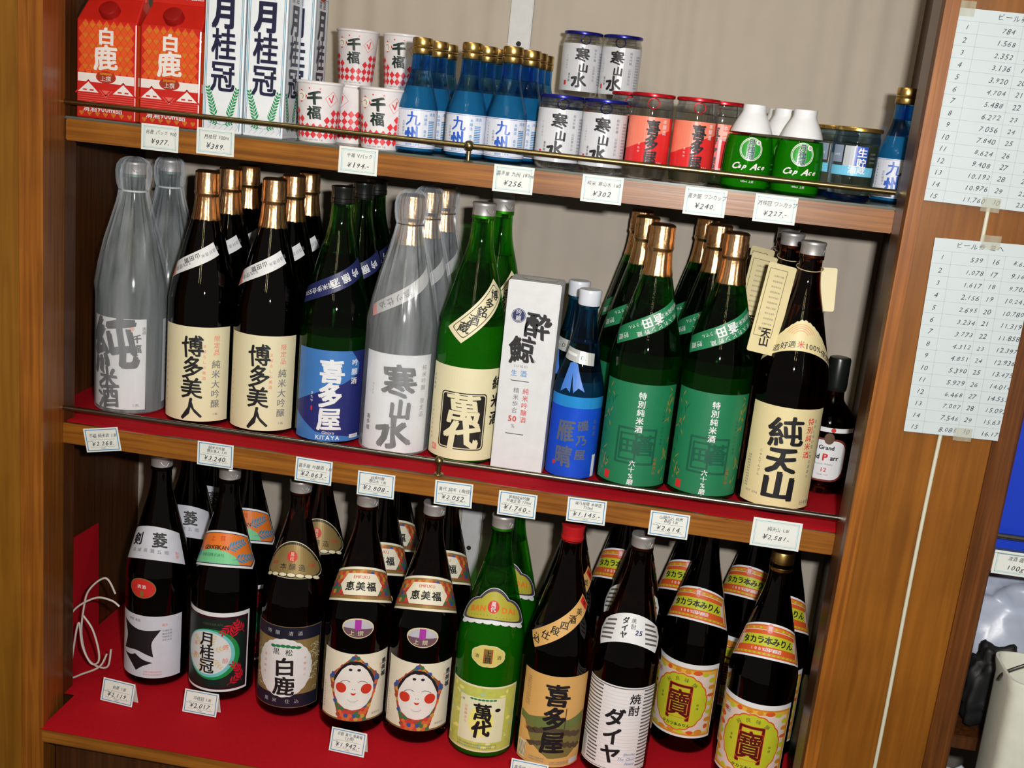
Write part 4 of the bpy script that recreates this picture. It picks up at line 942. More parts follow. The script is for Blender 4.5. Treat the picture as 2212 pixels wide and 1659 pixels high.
def make_red_cup(root):
    pr = mm([(0, 24), (2, 26.5), (8, 28)] + smoothp([(12, 28.6), (60, 28.6), (98, 28.6), (103, 27.6), (107, 27.4)], 2) + [(109, 27.6)])
    cup_glass(root, pr, .092, .108)
    lathe('lid', mm([(107.5, 28), (108, 29.1), (110.5, 29.4), (112, 28.9), (112.5, 27.8), (111.6, 26.8)]), mat('red_metal_lid', rgb(205, 30, 42), .25, metal=.6), root, 48)
    ring_tab(root, -.0288, .106, mat('red_pull_ring', rgb(205, 40, 50), .3, metal=.6))
    RL = mat('red_label', rgb(216, 44, 46), .25); SA = mat('salmon_label', rgb(236, 128, 104), .4)
    p = Print(); p.rect(-70, 70, 17, 82, RL); p.poly([(-70, 82), (28, 82), (30, 66), (10, 60), (-4, 50), (-30, 40), (-70, 34)], SA, 1)
    p.text('喜多屋', 3, 68, 21, INK, vert=True, gap=.95, bold=.03, brush=1, sx=.9); p.text('本醸造', 19, 77, 6.5, WHITE, vert=True, gap=1.1); p.text('きたや', -13, 46, 3.5, WHITE, vert=True, gap=1.4); p.text('300', 16, 22, 5, WHITE)
    p.rect(38, 48, 20, 44, WHITE, 1)
    for i in range(9): p.rect(39, 47, 21+2.4*i, 22.2+2.4*i, INK, 2)
    p.build('front_label', cyl(pr, .05, const=True), root)
PG = mm([(0, 28), (1.5, 30.5)] + smoothp([(5, 32), (25, 32.6), (45, 32.2), (62, 30.5), (76, 27.2), (88, 22.5), (96, 18.2), (101, 15.6)], 3) + [(104, 15), (108, 15)])
def make_green_pot(root):
    lathe('glass_body', [q for q in PG if q[0] < .0755], glass('bright_green_glass', rgb(120, 245, 100), rgb(130, 245, 90), .55), root, 48)
    liquid_glow(root, [q for q in PG if q[0] < .0755], .070, liquid_glow_mat('bright_green_liquid_glow', rgb(180, 255, 70), .68), .0016)
    lathe('white_cap_cover', [(.0750, .0277)] + [(z, r+.0004) for z, r in PG if z > .0755] + mm([(111, 15.2), (111.6, 14.2), (111.8, 9)]), mat('white_plastic_cover', rgb(226, 228, 232), .35), root, 48)
    p = Print(); WI = mat('print_gloss_white', rgb(232, 226, 224))
    for r1, r2, l, m in ((15.2, 0, 0, WI), (14.3, 0, 1, mat('print_green_gap', rgb(40, 150, 50), .3)), (13.4, 0, 2, WI), (12.6, 0, 3, mat('print_green_gap', rgb(40, 150, 50), .3))): p.ell(0, 54, r1, r1, m, l, 36)
    p.text('月桂冠', 0, 62.5, 10.5, WI, vert=True, gap=.82, bold=.12, l=5); p.text('月桂冠', 0, 62.5, 10, NAVY, vert=True, gap=.86, bold=.02, l=6); p.ell(9, 63, 3.6, 3.2, WI, 4, 12); p.text('酒', 9, 63, 4, NAVY, l=6)
    for i, ch in enumerate('Cap Ace'): p.text(ch, -17+6.1*i, 32, 12 if ch in 'CA' else 9, WI, shear=.45, bold=.03, l=5)
    p.text('清酒', 0, 19, 7, WI, gap=1.4, l=5); p.text('180ml 上撰', 0, 12, 3.4, WI, l=5)
    p.build('front_print', cyl(PG, .05), root, du=.003, dv=.005)
def make_gold_cup(root):
    pr = mm([(0, 22), (1, 25), (6, 27.5), (12, 28)] + smoothp([(16, 29.6), (50, 30.4), (80, 30.4), (84, 29.4), (88, 29)], 2) + [(92, 29.3)])
    cup_glass(root, pr, .075, .090, glass('pale_aqua_glass', rgb(212, 230, 236), rgb(215, 230, 236), .35))
    lathe('lid', mm([(90.5, 30), (91, 31.3), (94, 31.6), (95.5, 31), (96, 30), (95.2, 29)]), mat('gold_metal_lid', rgb(196, 160, 84), .25, metal=.9), root, 48)
    lathe('blue_base', mm([(0.2, 23.6), (1.5, 26.6), (5, 28.6), (9, 28.9), (10, 28.4)]), glass('cobalt_glass', rgb(24, 96, 170), rgb(20, 90, 160), .2), root, 40)
    SB = mat('sky_blue_print', rgb(110, 190, 226), .4); BB = mat('royal_blue_print', rgb(40, 80, 180), .4); GB = mat('silver_block_print', rgb(176, 182, 190), .4)
    p = Print(); p.rect(-34, 26, 34, 46, SB); p.rect(-16, -2, 46, 72, GB); p.rect(-2, 14, 46, 72, BB); p.rect(-34, -18, 50, 72, mat('slate_print', rgb(130, 144, 168), .4))
    p.text('生貯', 7, 64, 12.5, WHITE, vert=True, gap=1.05, bold=.03); p.text('酒', -3, 42, 11, WHITE, bold=.03); p.text('蔵', 8, 42, 11, WHITE, bold=.03); small_lines(p, 16, 28, 50, 66, GREY, 3, 3); p.text('SAKE', -26, 60, 4, WHITE)
    p.build('front_print', cyl(pr, .05, const=True), root)
PK = mm([(0, 24), (2, 26.6), (5, 27.4)] + smoothp([(9, 27.5), (35, 27.5), (58, 27.5), (68, 26.2), (80, 22.6), (94, 18.2), (106, 14.8), (118, 13.3), (130, 13)], 3) + [(134, 13)])
def make_kyushu(root):
    lathe('glass_body', PK, AQUA, root, 40, inner=cavity(PK, .112, .132, .0018))
    liquid_glow(root, PK, .090, liquid_glow_mat('bright_blue_liquid_glow', rgb(150, 235, 255), .5), .0016)  # top kept low: painted light forms a bright band above the label
    lathe('cap', mm([(133, 13.6), (134, 14.2), (140, 14.4), (141, 13.6), (142.5, 14.4), (144, 13.6), (146, 14.2), (152.5, 14.1), (154.5, 13.3), (155, 11)]), GOLDCAP, root, 36)
    KB = mat('kyushu_white_label', rgb(216, 220, 232), .45); CB = mat('cobalt_brush_ink', rgb(40, 90, 190), .4)
    p = Print(); p.rect(-62, 60, 8, 60, KB); p.line([(-62, 58.6), (60, 58.6)], .5, CB, 1); p.line([(-62, 9.6), (60, 9.6)], .5, CB, 1)
    p.text('九', -1, 47, 20, CB, bold=.01, brush=1); p.text('州', -2, 27, 19, CB, bold=.03, brush=1.2)
    p.text('本醸造 喜多屋', 16, 52, 4.6, BLUEINK, vert=True, gap=1.15); p.text('生貯蔵酒入', -14, 42, 3.6, GREY, vert=True, gap=1.1); p.text('清酒', 26, 54, 5, BLUEINK)
    for i in range(14): p.rect(21, 31, 14+2.3*i, 15.2+2.3*i, BLUEINK, 1)
    p.text('福岡県 久留米', 0, 12.5, 3, BLUEINK); small_lines(p, -26, -22, 14, 54, GREY, 10, 2.6)
    p.build('front_label', cyl(PK, .03, const=True), root)

# ------------------------------------------------------------------ placement: top shelf
place('', 'sake_carton', 'carton', 'red sake cartons on the top shelf', [
    (.0570, .008, 0, 'red milk-carton style sake pack at the far left end of the top shelf'),
    (.1510, .008, 0, 'red sake pack with a bright highlight along its top, beside the white cartons')], make_red_carton, Z2)
place('', 'slim_sake_carton', 'carton', 'slim white sake cartons', [
    (.2285, .008, 0, 'slim white carton with large dark characters touching the red pack'),
    (.2885, .008, 0, 'slim white carton whose right side shows, left of the paper cups'),
    (.3055, .0735, 0, 'slim white carton standing in the second row behind the other two')], make_white_carton, Z2)
CUPH = .0826
place('', 'paper_cup', 'cup', 'red chequered paper cups', [
    (.3590, .0375, 4, 'red chequered paper cup in front next to the white cartons'),
    (.4500, .0375, 2, 'red chequered paper cup in front next to the blue bottles'),
    (.3870, .105, -60, 'red chequered paper cup set back between the two front paper cups'),
    (.3500, .240, 2, 'rear red chequered paper cup carrying the left upper cup'),
    (.4240, .240, 2, 'rear red chequered paper cup carrying the right upper cup')], make_paper_cup, Z2)
place('', 'paper_cup', 'cup', 'upper red chequered paper cups', [
    (.3500, .240, 6, 'upper red chequered paper cup stacked at the left, whole front visible'),
    (.4240, .240, 0, 'upper red chequered paper cup partly hidden by the first blue bottle')], make_paper_cup, Z2+CUPH+.0008)
place('', 'small_sake_bottle', 'bottle', 'small blue bottles with gold screw caps', [
    (.5000, .037, 4, 'small blue gold-capped bottle next to the right front paper cup'),
    (.5690, .039, -8, 'small blue gold-capped bottle in front, just left of the rail joint'),
    (.6255, .037, 2, 'small blue gold-capped bottle in front, just right of the rail joint'),
    (.5100, .097, -6, 'small blue gold-capped bottle behind the one beside the paper cups'),
    (.5120, .156, 0, 'third-row small blue bottle behind the one beside the paper cups'),
    (.5800, .099, 0, 'small blue gold-capped bottle behind the one left of the rail joint'),
    (.5880, .157, 0, 'third-row small blue bottle behind the one left of the rail joint'),
    (.6430, .093, -14, 'small blue bottle, label half showing, behind the one right of the rail joint'),
    (.6460, .150, 0, 'third-row small blue bottle right of the rail joint'),
    (.6490, .207, 0, 'rearmost small blue bottle in the row right of the rail joint'),
    (1.1590, .100, -8, 'small blue gold-capped bottle nearest the right post'),
    (1.1790, .160, 0, 'second small blue gold-capped bottle at the right post'),
    (1.1840, .220, 0, 'rearmost small blue gold-capped bottle at the right post')], make_kyushu, Z2)
place('', 'glass_cup', 'cup', 'blue-lidded sake cups on the shelf', [
    (.6985, .0375, 10, 'blue-lidded sake cup in front with its pull ring turned right'),
    (.7595, .0375, 4, 'blue-lidded sake cup in front beside the red cups'),
    (.6980, .270, 0, 'rear blue-lidded sake cup under the upper left one'),
    (.7590, .270, 0, 'rear blue-lidded sake cup under the upper right one')], make_kansan_cup, Z2)
place('', 'glass_cup', 'cup', 'upper blue-lidded sake cups', [
    (.6980, .270, 12, 'upper blue-lidded sake cup, left one of the stacked pair'),
    (.7590, .270, -3, 'upper blue-lidded sake cup, right one of the stacked pair')], make_kansan_cup, Z2+.0990)
place('', 'glass_cup', 'cup', 'red-lidded sake cups', [
    (.8210, .0375, 4, 'red-lidded red-label cup in front, left one'),
    (.8815, .0375, 4, 'red-lidded red-label cup in front, right one beside the green bottles'),
    (.7900, .105, 0, 'red-lidded cup peeping out between the blue-lidded and red-lidded front cups'),
    (.9170, .097, -26, 'red-lidded cup in the second row, right of the front pair'),
    (.9345, .156, -52, 'red-lidded cup in the third row with a barcode showing')], make_red_cup, Z2)
place('', 'green_sake_bottle', 'bottle', 'squat green bottles with white tops', [
    (.9560, .0405, 2, 'squat green bottle with white top, left one of the front pair'),
    (1.0225, .0405, 2, 'squat green bottle with white top, right one of the front pair'),
    (1.0030, .106, 8, 'white-topped green bottle in the second row between the front pair'),
    (1.0000, .176, 0, 'white-topped green bottle in the third row, left of its neighbour'),
    (.9600, .232, 0, 'white-topped green bottle in the last row behind the red-lidded cups')], make_green_pot, Z2)
place('', 'glass_cup', 'cup', 'gold-lidded sake cups', [
    (1.0940, .0375, -4, 'gold-lidded clear cup with blue print, the front one'),
    (1.0760, .101, 10, 'gold-lidded clear cup with blue print, the one set back')], make_gold_cup, Z2)

# ------------------------------------------------------------------ placement: middle shelf
ZM = Z1 + .0002
place('', 'sake_bottle', 'bottle', 'frosted bottles in clear wrap', [
    (.0480, .118, 0, 'frosted bottle in clear wrap with one huge brushed character at far left'),
    (.0540, .229, -60, 'pale frosted bottle in clear wrap standing behind the far left one')], make_junmai, ZM)
place('', 'sake_bottle', 'bottle', 'black bottles with copper foil tops', [
    (.1680, .111, 8, 'black copper-foiled bottle with cream label, front left one'),
    (.2740, .111, 8, 'black copper-foiled bottle with cream label, front right one'),
    (.1625, .2165, 8, 'second black copper-foiled bottle behind the front left one'),
    (.1530, .3220, 16, 'rearmost black copper-foiled bottle of the left row'),
    (.2680, .2165, 8, 'second black copper-foiled bottle behind the front right one'),
    (.2590, .3220, 8, 'rearmost black copper-foiled bottle of the right row')], make_hakata, ZM)
place('', 'sake_bottle', 'bottle', 'dark green bottles with navy bands', [
    (.3800, .111, 16, 'dark green bottle with deep blue label and navy band, in front'),
    (.3830, .2165, 12, 'second dark green bottle with navy band, middle of its row'),
    (.3760, .3220, 10, 'rearmost dark green black-capped bottle with navy band')], make_kitaya, ZM)
place('', 'sake_bottle', 'bottle', 'bottles with silver label in clear wrap', [
    (.4880, .1040, 11, 'clear-wrapped bottle with silver grey label and gathered top, in front'),
    (.4905, .2138, 8, 'second clear-wrapped bottle in the silver label row'),
    (.4930, .3232, 8, 'rearmost clear-wrapped bottle in the silver label row')], make_kansan, ZM)
place('', 'sake_bottle', 'bottle', 'green bottles with black plate on cream label', [
    (.5950, .107, 5, 'bright green bottle with black plate on its cream label, beside the white box'),
    (.6080, .214, 2, 'green bottle with cream band standing behind the white box')], make_bandai, ZM)
# white gift box
gb = thing('gift_box', 'tall white gift box with black brushed characters', 'box', (.6870, .055, ZM))
WB = mat('white_box_board', rgb(214, 216, 220), .45)
box('box_body', -.0385, .0385, 0, .060, 0, .289, WB, gb, .0016)
p = Print(); p.ell(-19, 238, 10.5, 10.5, NAVY, 1, 28); p.ell(-19, 238, 9.6, 9.6, WHITE, 2, 28); p.ell(-19, 238, 9.1, 9.1, NAVY, 3, 28); p.text('吟麗', -19, 242.5, 8.5, WHITE, vert=True, gap=1.0, l=5)
p.text('酔', 10, 226, 40, bold=.05, brush=1.5, sx=1.02, rot=-5); p.text('鯨', -9, 188, 42, bold=.05, brush=1.5, sx=.9, rot=-3); p.text('。', 14, 176, 10)
p.text('SUIGEI', -8, 164, 5, GREY, gap=1.5); p.text('生酒', -8, 153, 10, BLUEINK, gap=1.4); p.rect(-21, 6, 141, 142, INK); p.rect(-21, 6, 60, 61, INK)
p.text('純米吟醸酒', 3, 127, 9.5, RED, vert=True, gap=1.15); p.text('精米歩合', -11, 127, 9, GREY, vert=True, gap=1.12); p.text('50', -13, 84, 12, RED, bold=.02); p.text('%', -11, 73, 8, GREY)
p.build('front_print', flat(), gb, du=None)
q = Print(); q.ell(4, 30, 26, 13, GREY, 0, 36); q.ell(4, 30, 25.4, 12.4, WHITE, 1, 36); q.build('top_print', lambda x, y, z: (x, y, .2893+z), gb, du=None)
place('', 'blue_sake_bottle', 'bottle', 'slender blue bottles with white caps', [
    (.7650, .092, 2, 'slender blue bottle with silver neck band and ribbon print, beside the white box'),
    (.7430, .1660, -30, 'slender blue bottle set back behind the ribboned one')], make_blue720, ZM)
place('', 'sake_bottle', 'bottle', 'green bottles with teal labels and copper tops', [
    (.8570, .0965, 0, 'teal-labelled green bottle in front, next to the slender blue bottle'),
    (.9620, .0985, 0, 'teal-labelled green bottle in front, next to the brown cream-labelled bottle'),
    (.8330, .2010, -4, 'second teal-labelled green bottle, left row'),
    (.8220, .3080, -4, 'rearmost teal-labelled green bottle, left row'),
    (.9430, .2030, -6, 'second teal-labelled green bottle, right row'),
    (.9275, .3105, -4, 'rearmost teal-labelled green bottle, right row')], make_green, ZM)
place('', 'sake_bottle', 'bottle', 'brown bottles with cream labels and neck booklets', [
    (1.0680, .0920, 0, 'brown bottle with cream label at the right end, in front'),
    (1.0500, .1960, 4, 'second brown bottle with neck booklet, right end'),
    (1.0540, .3010, 8, 'rearmost brown bottle with neck booklet, right end')], make_jun, ZM)
place('', 'whisky_bottle', 'bottle', '', [(1.1500, .2000, -6, 'squat brown whisky bottle with black cap by the right post')], make_whisky, ZM)

# ------------------------------------------------------------------ placement: lowest shelf
ZB = .0001
place('', 'sake_bottle', 'bottle', 'bottles with black blade crest', [
    (.1080, .110, 4, 'dark bottle with black blade crest on white label, front left of the lowest shelf'),
    (.1130, .2160, 4, 'second dark bottle with white crest label, behind the front left one'),
    (.1130, .3200, 4, 'rearmost dark bottle with white neck label at the left')], make_kenbishi, ZB)
place('', 'sake_bottle', 'bottle', 'bottles with orange laurel neck labels', [
    (.2270, .1000, 9, 'dark bottle with orange laurel neck label, in front'),
    (.2230, .2060, 9, 'dark bottle with orange laurel neck label, behind')], make_gekkei, ZB)
place('', 'sake_bottle', 'bottle', 'brown bottles with antique gold labels', [
    (.3490, .0880, 7, 'brown bottle with antique gold cloud neck label, in front'),
    (.3530, .1940, 9, 'brown bottle with antique gold neck label, behind')], make_haku, ZB)
place('', 'sake_bottle', 'bottle', 'brown bottles with smiling mask faces', [
    (.4620, .0720, 13, 'brown bottle with smiling mask face, left one of the front pair'),
    (.5670, .0760, 9, 'brown bottle with smiling mask face, right one of the front pair'),
    (.4650, .1780, 13, 'second mask-face bottle behind the left front one'),
    (.4600, .2840, 10, 'third mask-face bottle in the left row'),
    (.5700, .1850, 9, 'mask-face bottle behind the right front one')], make_emi, ZB)
place('', 'sake_bottle', 'bottle', 'bright green bottles with cloud neck labels', [
    (.6760, .0660, 5, 'bright green bottle with olive cloud neck label, in front'),
    (.6830, .1720, 2, 'bright green bottle with olive cloud neck label, behind')], make_bandai_green, ZB)
place('', 'sake_bottle', 'bottle', 'brown bottles with tan village labels', [
    (.7830, .0700, 8, 'brown bottle with tan village scene label and red cap, in front'),
    (.7815, .1780, 14, 'brown bottle with tan neck band standing behind the red-capped front one')], make_kitaya_tan, ZB)
place('', 'shochu_bottle', 'bottle', 'brown bottles with striped white labels', [
    (.8890, .0700, -3, 'brown bottle with grey-striped white label, in front'),
    (.8890, .1780, -8, 'brown bottle with striped white label, behind')], make_daiya, ZB)
MG = 'dark bottles with orange mirin labels'
place('', 'mirin_bottle', 'bottle', MG, [(1.0980, .0860, -8, 'gold-capped dark bottle with orange and green label, front right corner')], lambda r: make_mirin(r, 'screw'), ZB)
place('', 'mirin_bottle', 'bottle', MG, [
    (.9960, .1800, -13, 'orange-labelled dark bottle right of the striped white label'),
    (.9780, .2860, -8, 'orange-labelled dark bottle, last row, behind the second orange-labelled one'),
    (1.0850, .3000, -16, 'orange-labelled dark bottle, last row, left of the gold cap'),
    (1.1270, .2030, -6, 'orange-labelled dark bottle right behind the gold-capped one'),
    (.8640, .2930, -8, 'orange-labelled dark bottle behind the striped white labels')], make_mirin, ZB)

# ------------------------------------------------------------------ price cards
def card(x, z, lines, price, style, label, w_=55, h_=36, rot=0, loc=None, tilt=None, fold=False, y=None):
    t = thing('price_card', label, 'card', loc or (x, y if y is not None else -.0068, z), 0, 'handwritten price cards')
    p = Print(); p.rect(-w_/2, w_/2, -h_/2, h_/2, CARD)
    if style == 'thin':
        p.frame(-w_/2+4, w_/2-4, -h_/2+3.5, h_/2-3.5, .9, PALEBLUE, 1); p.frame(-w_/2+5.6, w_/2-5.6, -h_/2+5.1, h_/2-5.1, .35, PALEBLUE, 1)
        y0 = 7
    else:
        p.frame(-w_/2+3, w_/2-3, -h_/2+2.6, h_/2-2.6, 1.1, BLUEINK, 1); p.line([(-w_/2+8, .5), (w_/2-8, .5)], .35, GREY, 1); p.line([(-w_/2+8, -11), (w_/2-8, -11)], .35, GREY, 1)
        p.text('税込価格', -w_/2+9, -1.6, 2.0, GREY); p.text('・本体価格・', 0, -13, 1.9, GREY); y0 = 6.5
    for i, s_ in enumerate(lines):
        p.text(s_, 2, y0 + (4.2 if len(lines) > 1 and i == 0 else (-1.2 if len(lines) > 1 else 0)), 6.8 if len(lines) < 2 else 5.8, PEN, sx=.88, shear=.15, jit=1, l=3)
    p.text(price, 1, -5.6, 9.6, PEN, shear=.3, jit=1, gap=1.15, l=3, bold=.01)
    c = p.build('card_face', flat(0, 0), t, du=None)
    m_ = c.modifiers.new('thickness', 'SOLIDIFY'); m_.thickness = .0004; m_.offset = -1
    if fold:
        v = [(-w_*.0005, 0, -h_*.0005), (w_*.0005, 0, -h_*.0005), (w_*.0005, .0002, h_*.0005), (-w_*.0005, .0002, h_*.0005), (w_*.0005, .020, -h_*.0005), (-w_*.0005, .020, -h_*.0005)]
        meshobj('folded_back', v, [(3, 2, 4, 5)], CARD, t)
    else:
        m2 = Print(); m2.rect(-5, 5, h_/2-3, h_/2+3, mat('clear_tape', rgb(205, 205, 190), .2)); m2.build('tape', flat(0, .0002), t, du=None) if style == 'x' else None
    t.rotation_euler = tilt or (0, math.radians(-rot), 0)
    return t
for x, z, ln, pr, d in ((.1455, .8956, ['白鹿 パック 900'], '¥977.', 'below the red packs'), (.2268, .8984, ['月桂冠 500ml'], '¥389.', 'below the slim white cartons'), (.4322, .8945, ['千福 Vパック'], '¥194.-', 'below the paper cups'),
                        (.6486, .8931, ['喜多屋 九州 180ml'], '¥256.', 'below the small blue bottles'), (.7691, .8929, ['純米 寒山水 180'], '¥302', 'below the blue-lidded cups'),
                        (.9065, .8917, ['喜多屋 ワンカップ'], '¥240.', 'below the red-lidded cups'), (.9983, .8924, ['月桂冠 ワンカップ'], '¥227.-', 'below the squat green bottles')):
    card(x, z, ln, pr, 'thin', 'white price card with pale double border ' + d + ', price ' + pr.strip('¥.-'))
for x, z, ln, pr, r_, d in ((.0657, .4403, ['千福 純米酒 1.8l'], '¥2.268.', 11, 'tilted, below the far left wrapped bottle'), (.2443, .4423, ['純米大吟醸', '博多美人 1.8l'], '¥3.240.', 0, 'below the black copper-foiled bottles'),
                            (.3963, .4394, ['喜多屋 吟醸酒 1.8l'], '¥2.863.-', -1, 'below the deep blue label'), (.4915, .4321, ['純米吟醸', '寒山水 1.8l'], '¥2.808.-', 0, 'below the silver grey label'),
                            (.6074, .4354, ['萬代 純米 1.8l(佳)'], '¥2.052.', 1, 'right of the rail joint'), (.7016, .4334, ['酔鯨純米吟醸', '吟麗生酒 720ml'], '¥1.760.-', 0, 'below the white gift box'),
                            (.8017, .4389, ['磯乃屋晴 本醸造', '720ml'], '¥1.145.-', 1, 'below the slender blue bottle'), (.9204, .4362, ['山廃仕込 純米', '蒼田 1.8l'], '¥2.614.', 0, 'below the teal-labelled bottles')):
    card(x, z, ln, pr, 'blue', 'blue-bordered price card ' + d + ', price ' + pr.strip('¥.-').replace('.', ''), 56, 37, r_)
card(1.0694, .4456, ['純天山 1.8l'], '¥2.581-', 'thin', 'pale-bordered price card at the right end of the middle shelf, price 2581', 68, 42, 0)
for x, y, ln, pr, rz, d in ((.094, .000, ['剣菱 1.8l'], '¥2.119.', -6, 'in front of the black blade crest'), (.2290, .0100, ['月桂冠 1.8l'], '¥2.017.', -1, 'in front of the orange laurel bottle'),
                            (.4830, -.0270, ['白鹿 萬代 恵美福', '(上撰)'], '¥1.942.-', -4, 'in front of the left mask face'), (.7650, -.0280, ['喜多屋 本醸造 1.8l'], '¥1.998.-', -3, 'in front of the village label')):
    card(0, 0, ln, pr, 'blue', 'blue-bordered card standing ' + d + ', price ' + pr.strip('¥.-').replace('.', '') if d != 'in front of the village label' else 'blue-bordered card standing on the felt ' + d, 57, 37, loc=(x, y, .0178), tilt=(math.radians(-14), 0, math.radians(rz)), fold=True)

# ------------------------------------------------------------------ handwritten lists on the right panel
def sheet(label, quad_c, w_, h_, rot, title, step, two, name='price_list_sheet'):
    t = thing(name, label, 'paper'); p = Print(); p.rect(-w_/2, w_/2, -h_/2, h_/2, mat('list_paper', rgb(184, 194, 198), .5, var=.03))
    rule = mat('pale_rule', rgb(152, 164, 172), .6); H = h_/16.0
    for i in range(16): p.line([(-w_/2+1, h_/2-H*(i+1)), (w_/2-1, h_/2-H*(i+1))], .35, rule, 1)
    cols = (-w_/2+w_*.185, -w_/2+w_*.53, -w_/2+w_*.69)
    for c in cols: p.line([(c, -h_/2), (c, h_/2-H)], .35, rule, 1)
    p.text(title, -w_*.06, h_/2-H*.45, 8, PEN, jit=1, shear=.1, l=3, gap=1.1)
    for i in range(15):
        y = h_/2-H*(i+1.5)
        p.text(str(i+1), -w_/2+w_*.10, y, 8.2, PEN, jit=1, shear=.3, l=3, gap=1.05); n = step*(i+1); s_ = str(n) if n < 1000 else '%d.%03d' % (n//1000, n % 1000)
        p.text(s_, -w_/2+w_*.43, y, 8.2, PEN, jit=1, shear=.3, l=3, gap=1.1)
        p.text(str(i+16), -w_/2+w_*.61, y, 8.2, PEN, jit=1, shear=.3, l=3); n = step*(i+16); s_ = '%d.%03d' % (n//1000, n % 1000)
        p.text(s_, -w_/2+w_*.86, y, 8.0, PEN, jit=1, shear=.3, l=3, gap=1.08)
    c = p.build('sheet_face', flat(), t, du=None); m_ = c.modifiers.new('thickness', 'SOLIDIFY'); m_.thickness = .0003; m_.offset = -1
    t.location = quad_c; t.rotation_euler = (0, math.radians(rot), 0)
    tp = film('yellowed_tape', rgb(196, 194, 172), .35)
    for nm, u, v, a in (('tape', -w_/2+8 if not two else 4, h_/2-1, 0), ('tape', 10, -h_/2+3, 0)):
        q = Print(); q.rect(u-11, u+11, v-8, v+9, tp); q.build(nm, flat(0, .0008), t, du=None)
    return t
sheet('upper handwritten price list taped to the right wooden panel', (1.2300, -.1026, 1.0400), 143, 222, .5, 'ビール券', 784, False)
sheet('lower handwritten price list taped to the right wooden panel', (1.2480, -.1026, .7660), 123, 245, -1.7, 'ビール券 並へ', 539, True)
c = tube('wall_cord', [(1.2370+.0015*math.sin(z*9), -.0995, z) for z in [-.3+.05*i for i in range(38)]], .0026, mat('grey_white_cord', rgb(196, 194, 176), .5), None, 8)
tag(c, 'thin straight white cord running down the right wooden panel', 'cord')

# white cable loops at the left of the lowest shelf
def spl(P, n=10):
    out = []
    for i in range(len(P)-1):
        p0, p1, p2, p3 = [Vector(P[k]) for k in (max(i-1, 0), i, i+1, min(i+2, len(P)-1))]
        for s_ in range(n):
            t = s_/n; out.append(.5*((2*p1)+(-p0+p2)*t+(2*p0-5*p1+4*p2-p3)*t*t+(-p0+3*p1-3*p2+p3)*t**3))
    out.append(Vector(P[-1])); return out
CABLES = (('cream cable loop in front at the left end of the lowest shelf', [(0.0763, 0.036, 0.1483), (0.062, 0.036, 0.1565), (0.0344, 0.036, 0.1559), (-0.0027, 0.036, 0.1268), (-0.0193, 0.036, 0.0786), (-0.0216, 0.036, 0.0407), (-0.0101, 0.036, 0.0073), (0.0157, 0.036, 0.0179), (0.0438, 0.036, 0.0355), (0.0550, 0.038, 0.0590)]),
    ('rear cream cable loop rising highest at the left end of the lowest shelf', [(0.0600, 0.054, 0.1600), (0.0448, 0.050, 0.1864), (0.0165, 0.05, 0.1605), (0.0072, 0.05, 0.122), (0.0044, 0.05, 0.0801), (0.0128, 0.05, 0.0438), (0.0283, 0.05, 0.028), (0.0502, 0.05, 0.0293), (0.0560, 0.05, 0.0612)]),
    ('small inner cream cable loop whose end hangs down to the red felt', [(0.0111, 0.043, 0.1177), (0.0273, 0.043, 0.0957), (0.0381, 0.043, 0.0602), (0.0376, 0.043, 0.0391), (0.0247, 0.043, 0.0352), (0.0099, 0.043, 0.0636), (0.0032, 0.043, 0.104), (-0.0046, 0.041, 0.0569), (-0.0108, 0.040, 0.0010)]))
for lab, pts in CABLES:
    cb = tube('cable', spl(pts), .0017, mat('cream_cable_sheath', rgb(196, 190, 184), .5), None, 8); tag(cb, lab, 'cable', 'cream cable loops')

# padded green and yellow bundle squeezed between the mirin bottles and the right side
bg = thing('folded_bag', 'tan and yellow folded bag squeezed against the right side of the lowest shelf', 'bag', (1.188, .10, .0))
def blade(nm, m, x0, x1, y0, y1, z0, z1, bend):
    v = []; fc = []; n = 14
    for i in range(n+1):
        t = i/n; z = z0+(z1-z0)*t; wq = math.sin(PI*min(1, t*.9+.1))**.5; b = bend*math.sin(PI*t)
        for x, y in ((x0, y0), (x1, y0), (x1, y1), (x0, y1)):
            v.append((x+b, (y0+y1)/2+(y-(y0+y1)/2)*wq, z))
    for i in range(n):
        for k in range(4): a = i*4+k; b_ = i*4+(k+1) % 4; fc.append((a, b_, b_+4, a+4))
    fc += [(3, 2, 1, 0), tuple(n*4+k for k in range(4))]
    meshobj(nm, v, fc, m, bg, smooth=True, sharp=50)
blade('tan_flap', mat('tan_kraft', rgb(150, 122, 84), .7), -.006, .000, -.03, .09, .10, .265, .012)
blade('yellow_flap', mat('yellow_sheet', rgb(200, 150, 30), .6), -.010, -.0065, -.045, .06, .09, .185, .006)
blade('green_panel', mat('dark_green_sheet', rgb(20, 62, 40), .5), -.016, -.011, -.050, .09, .002, .175, .004)

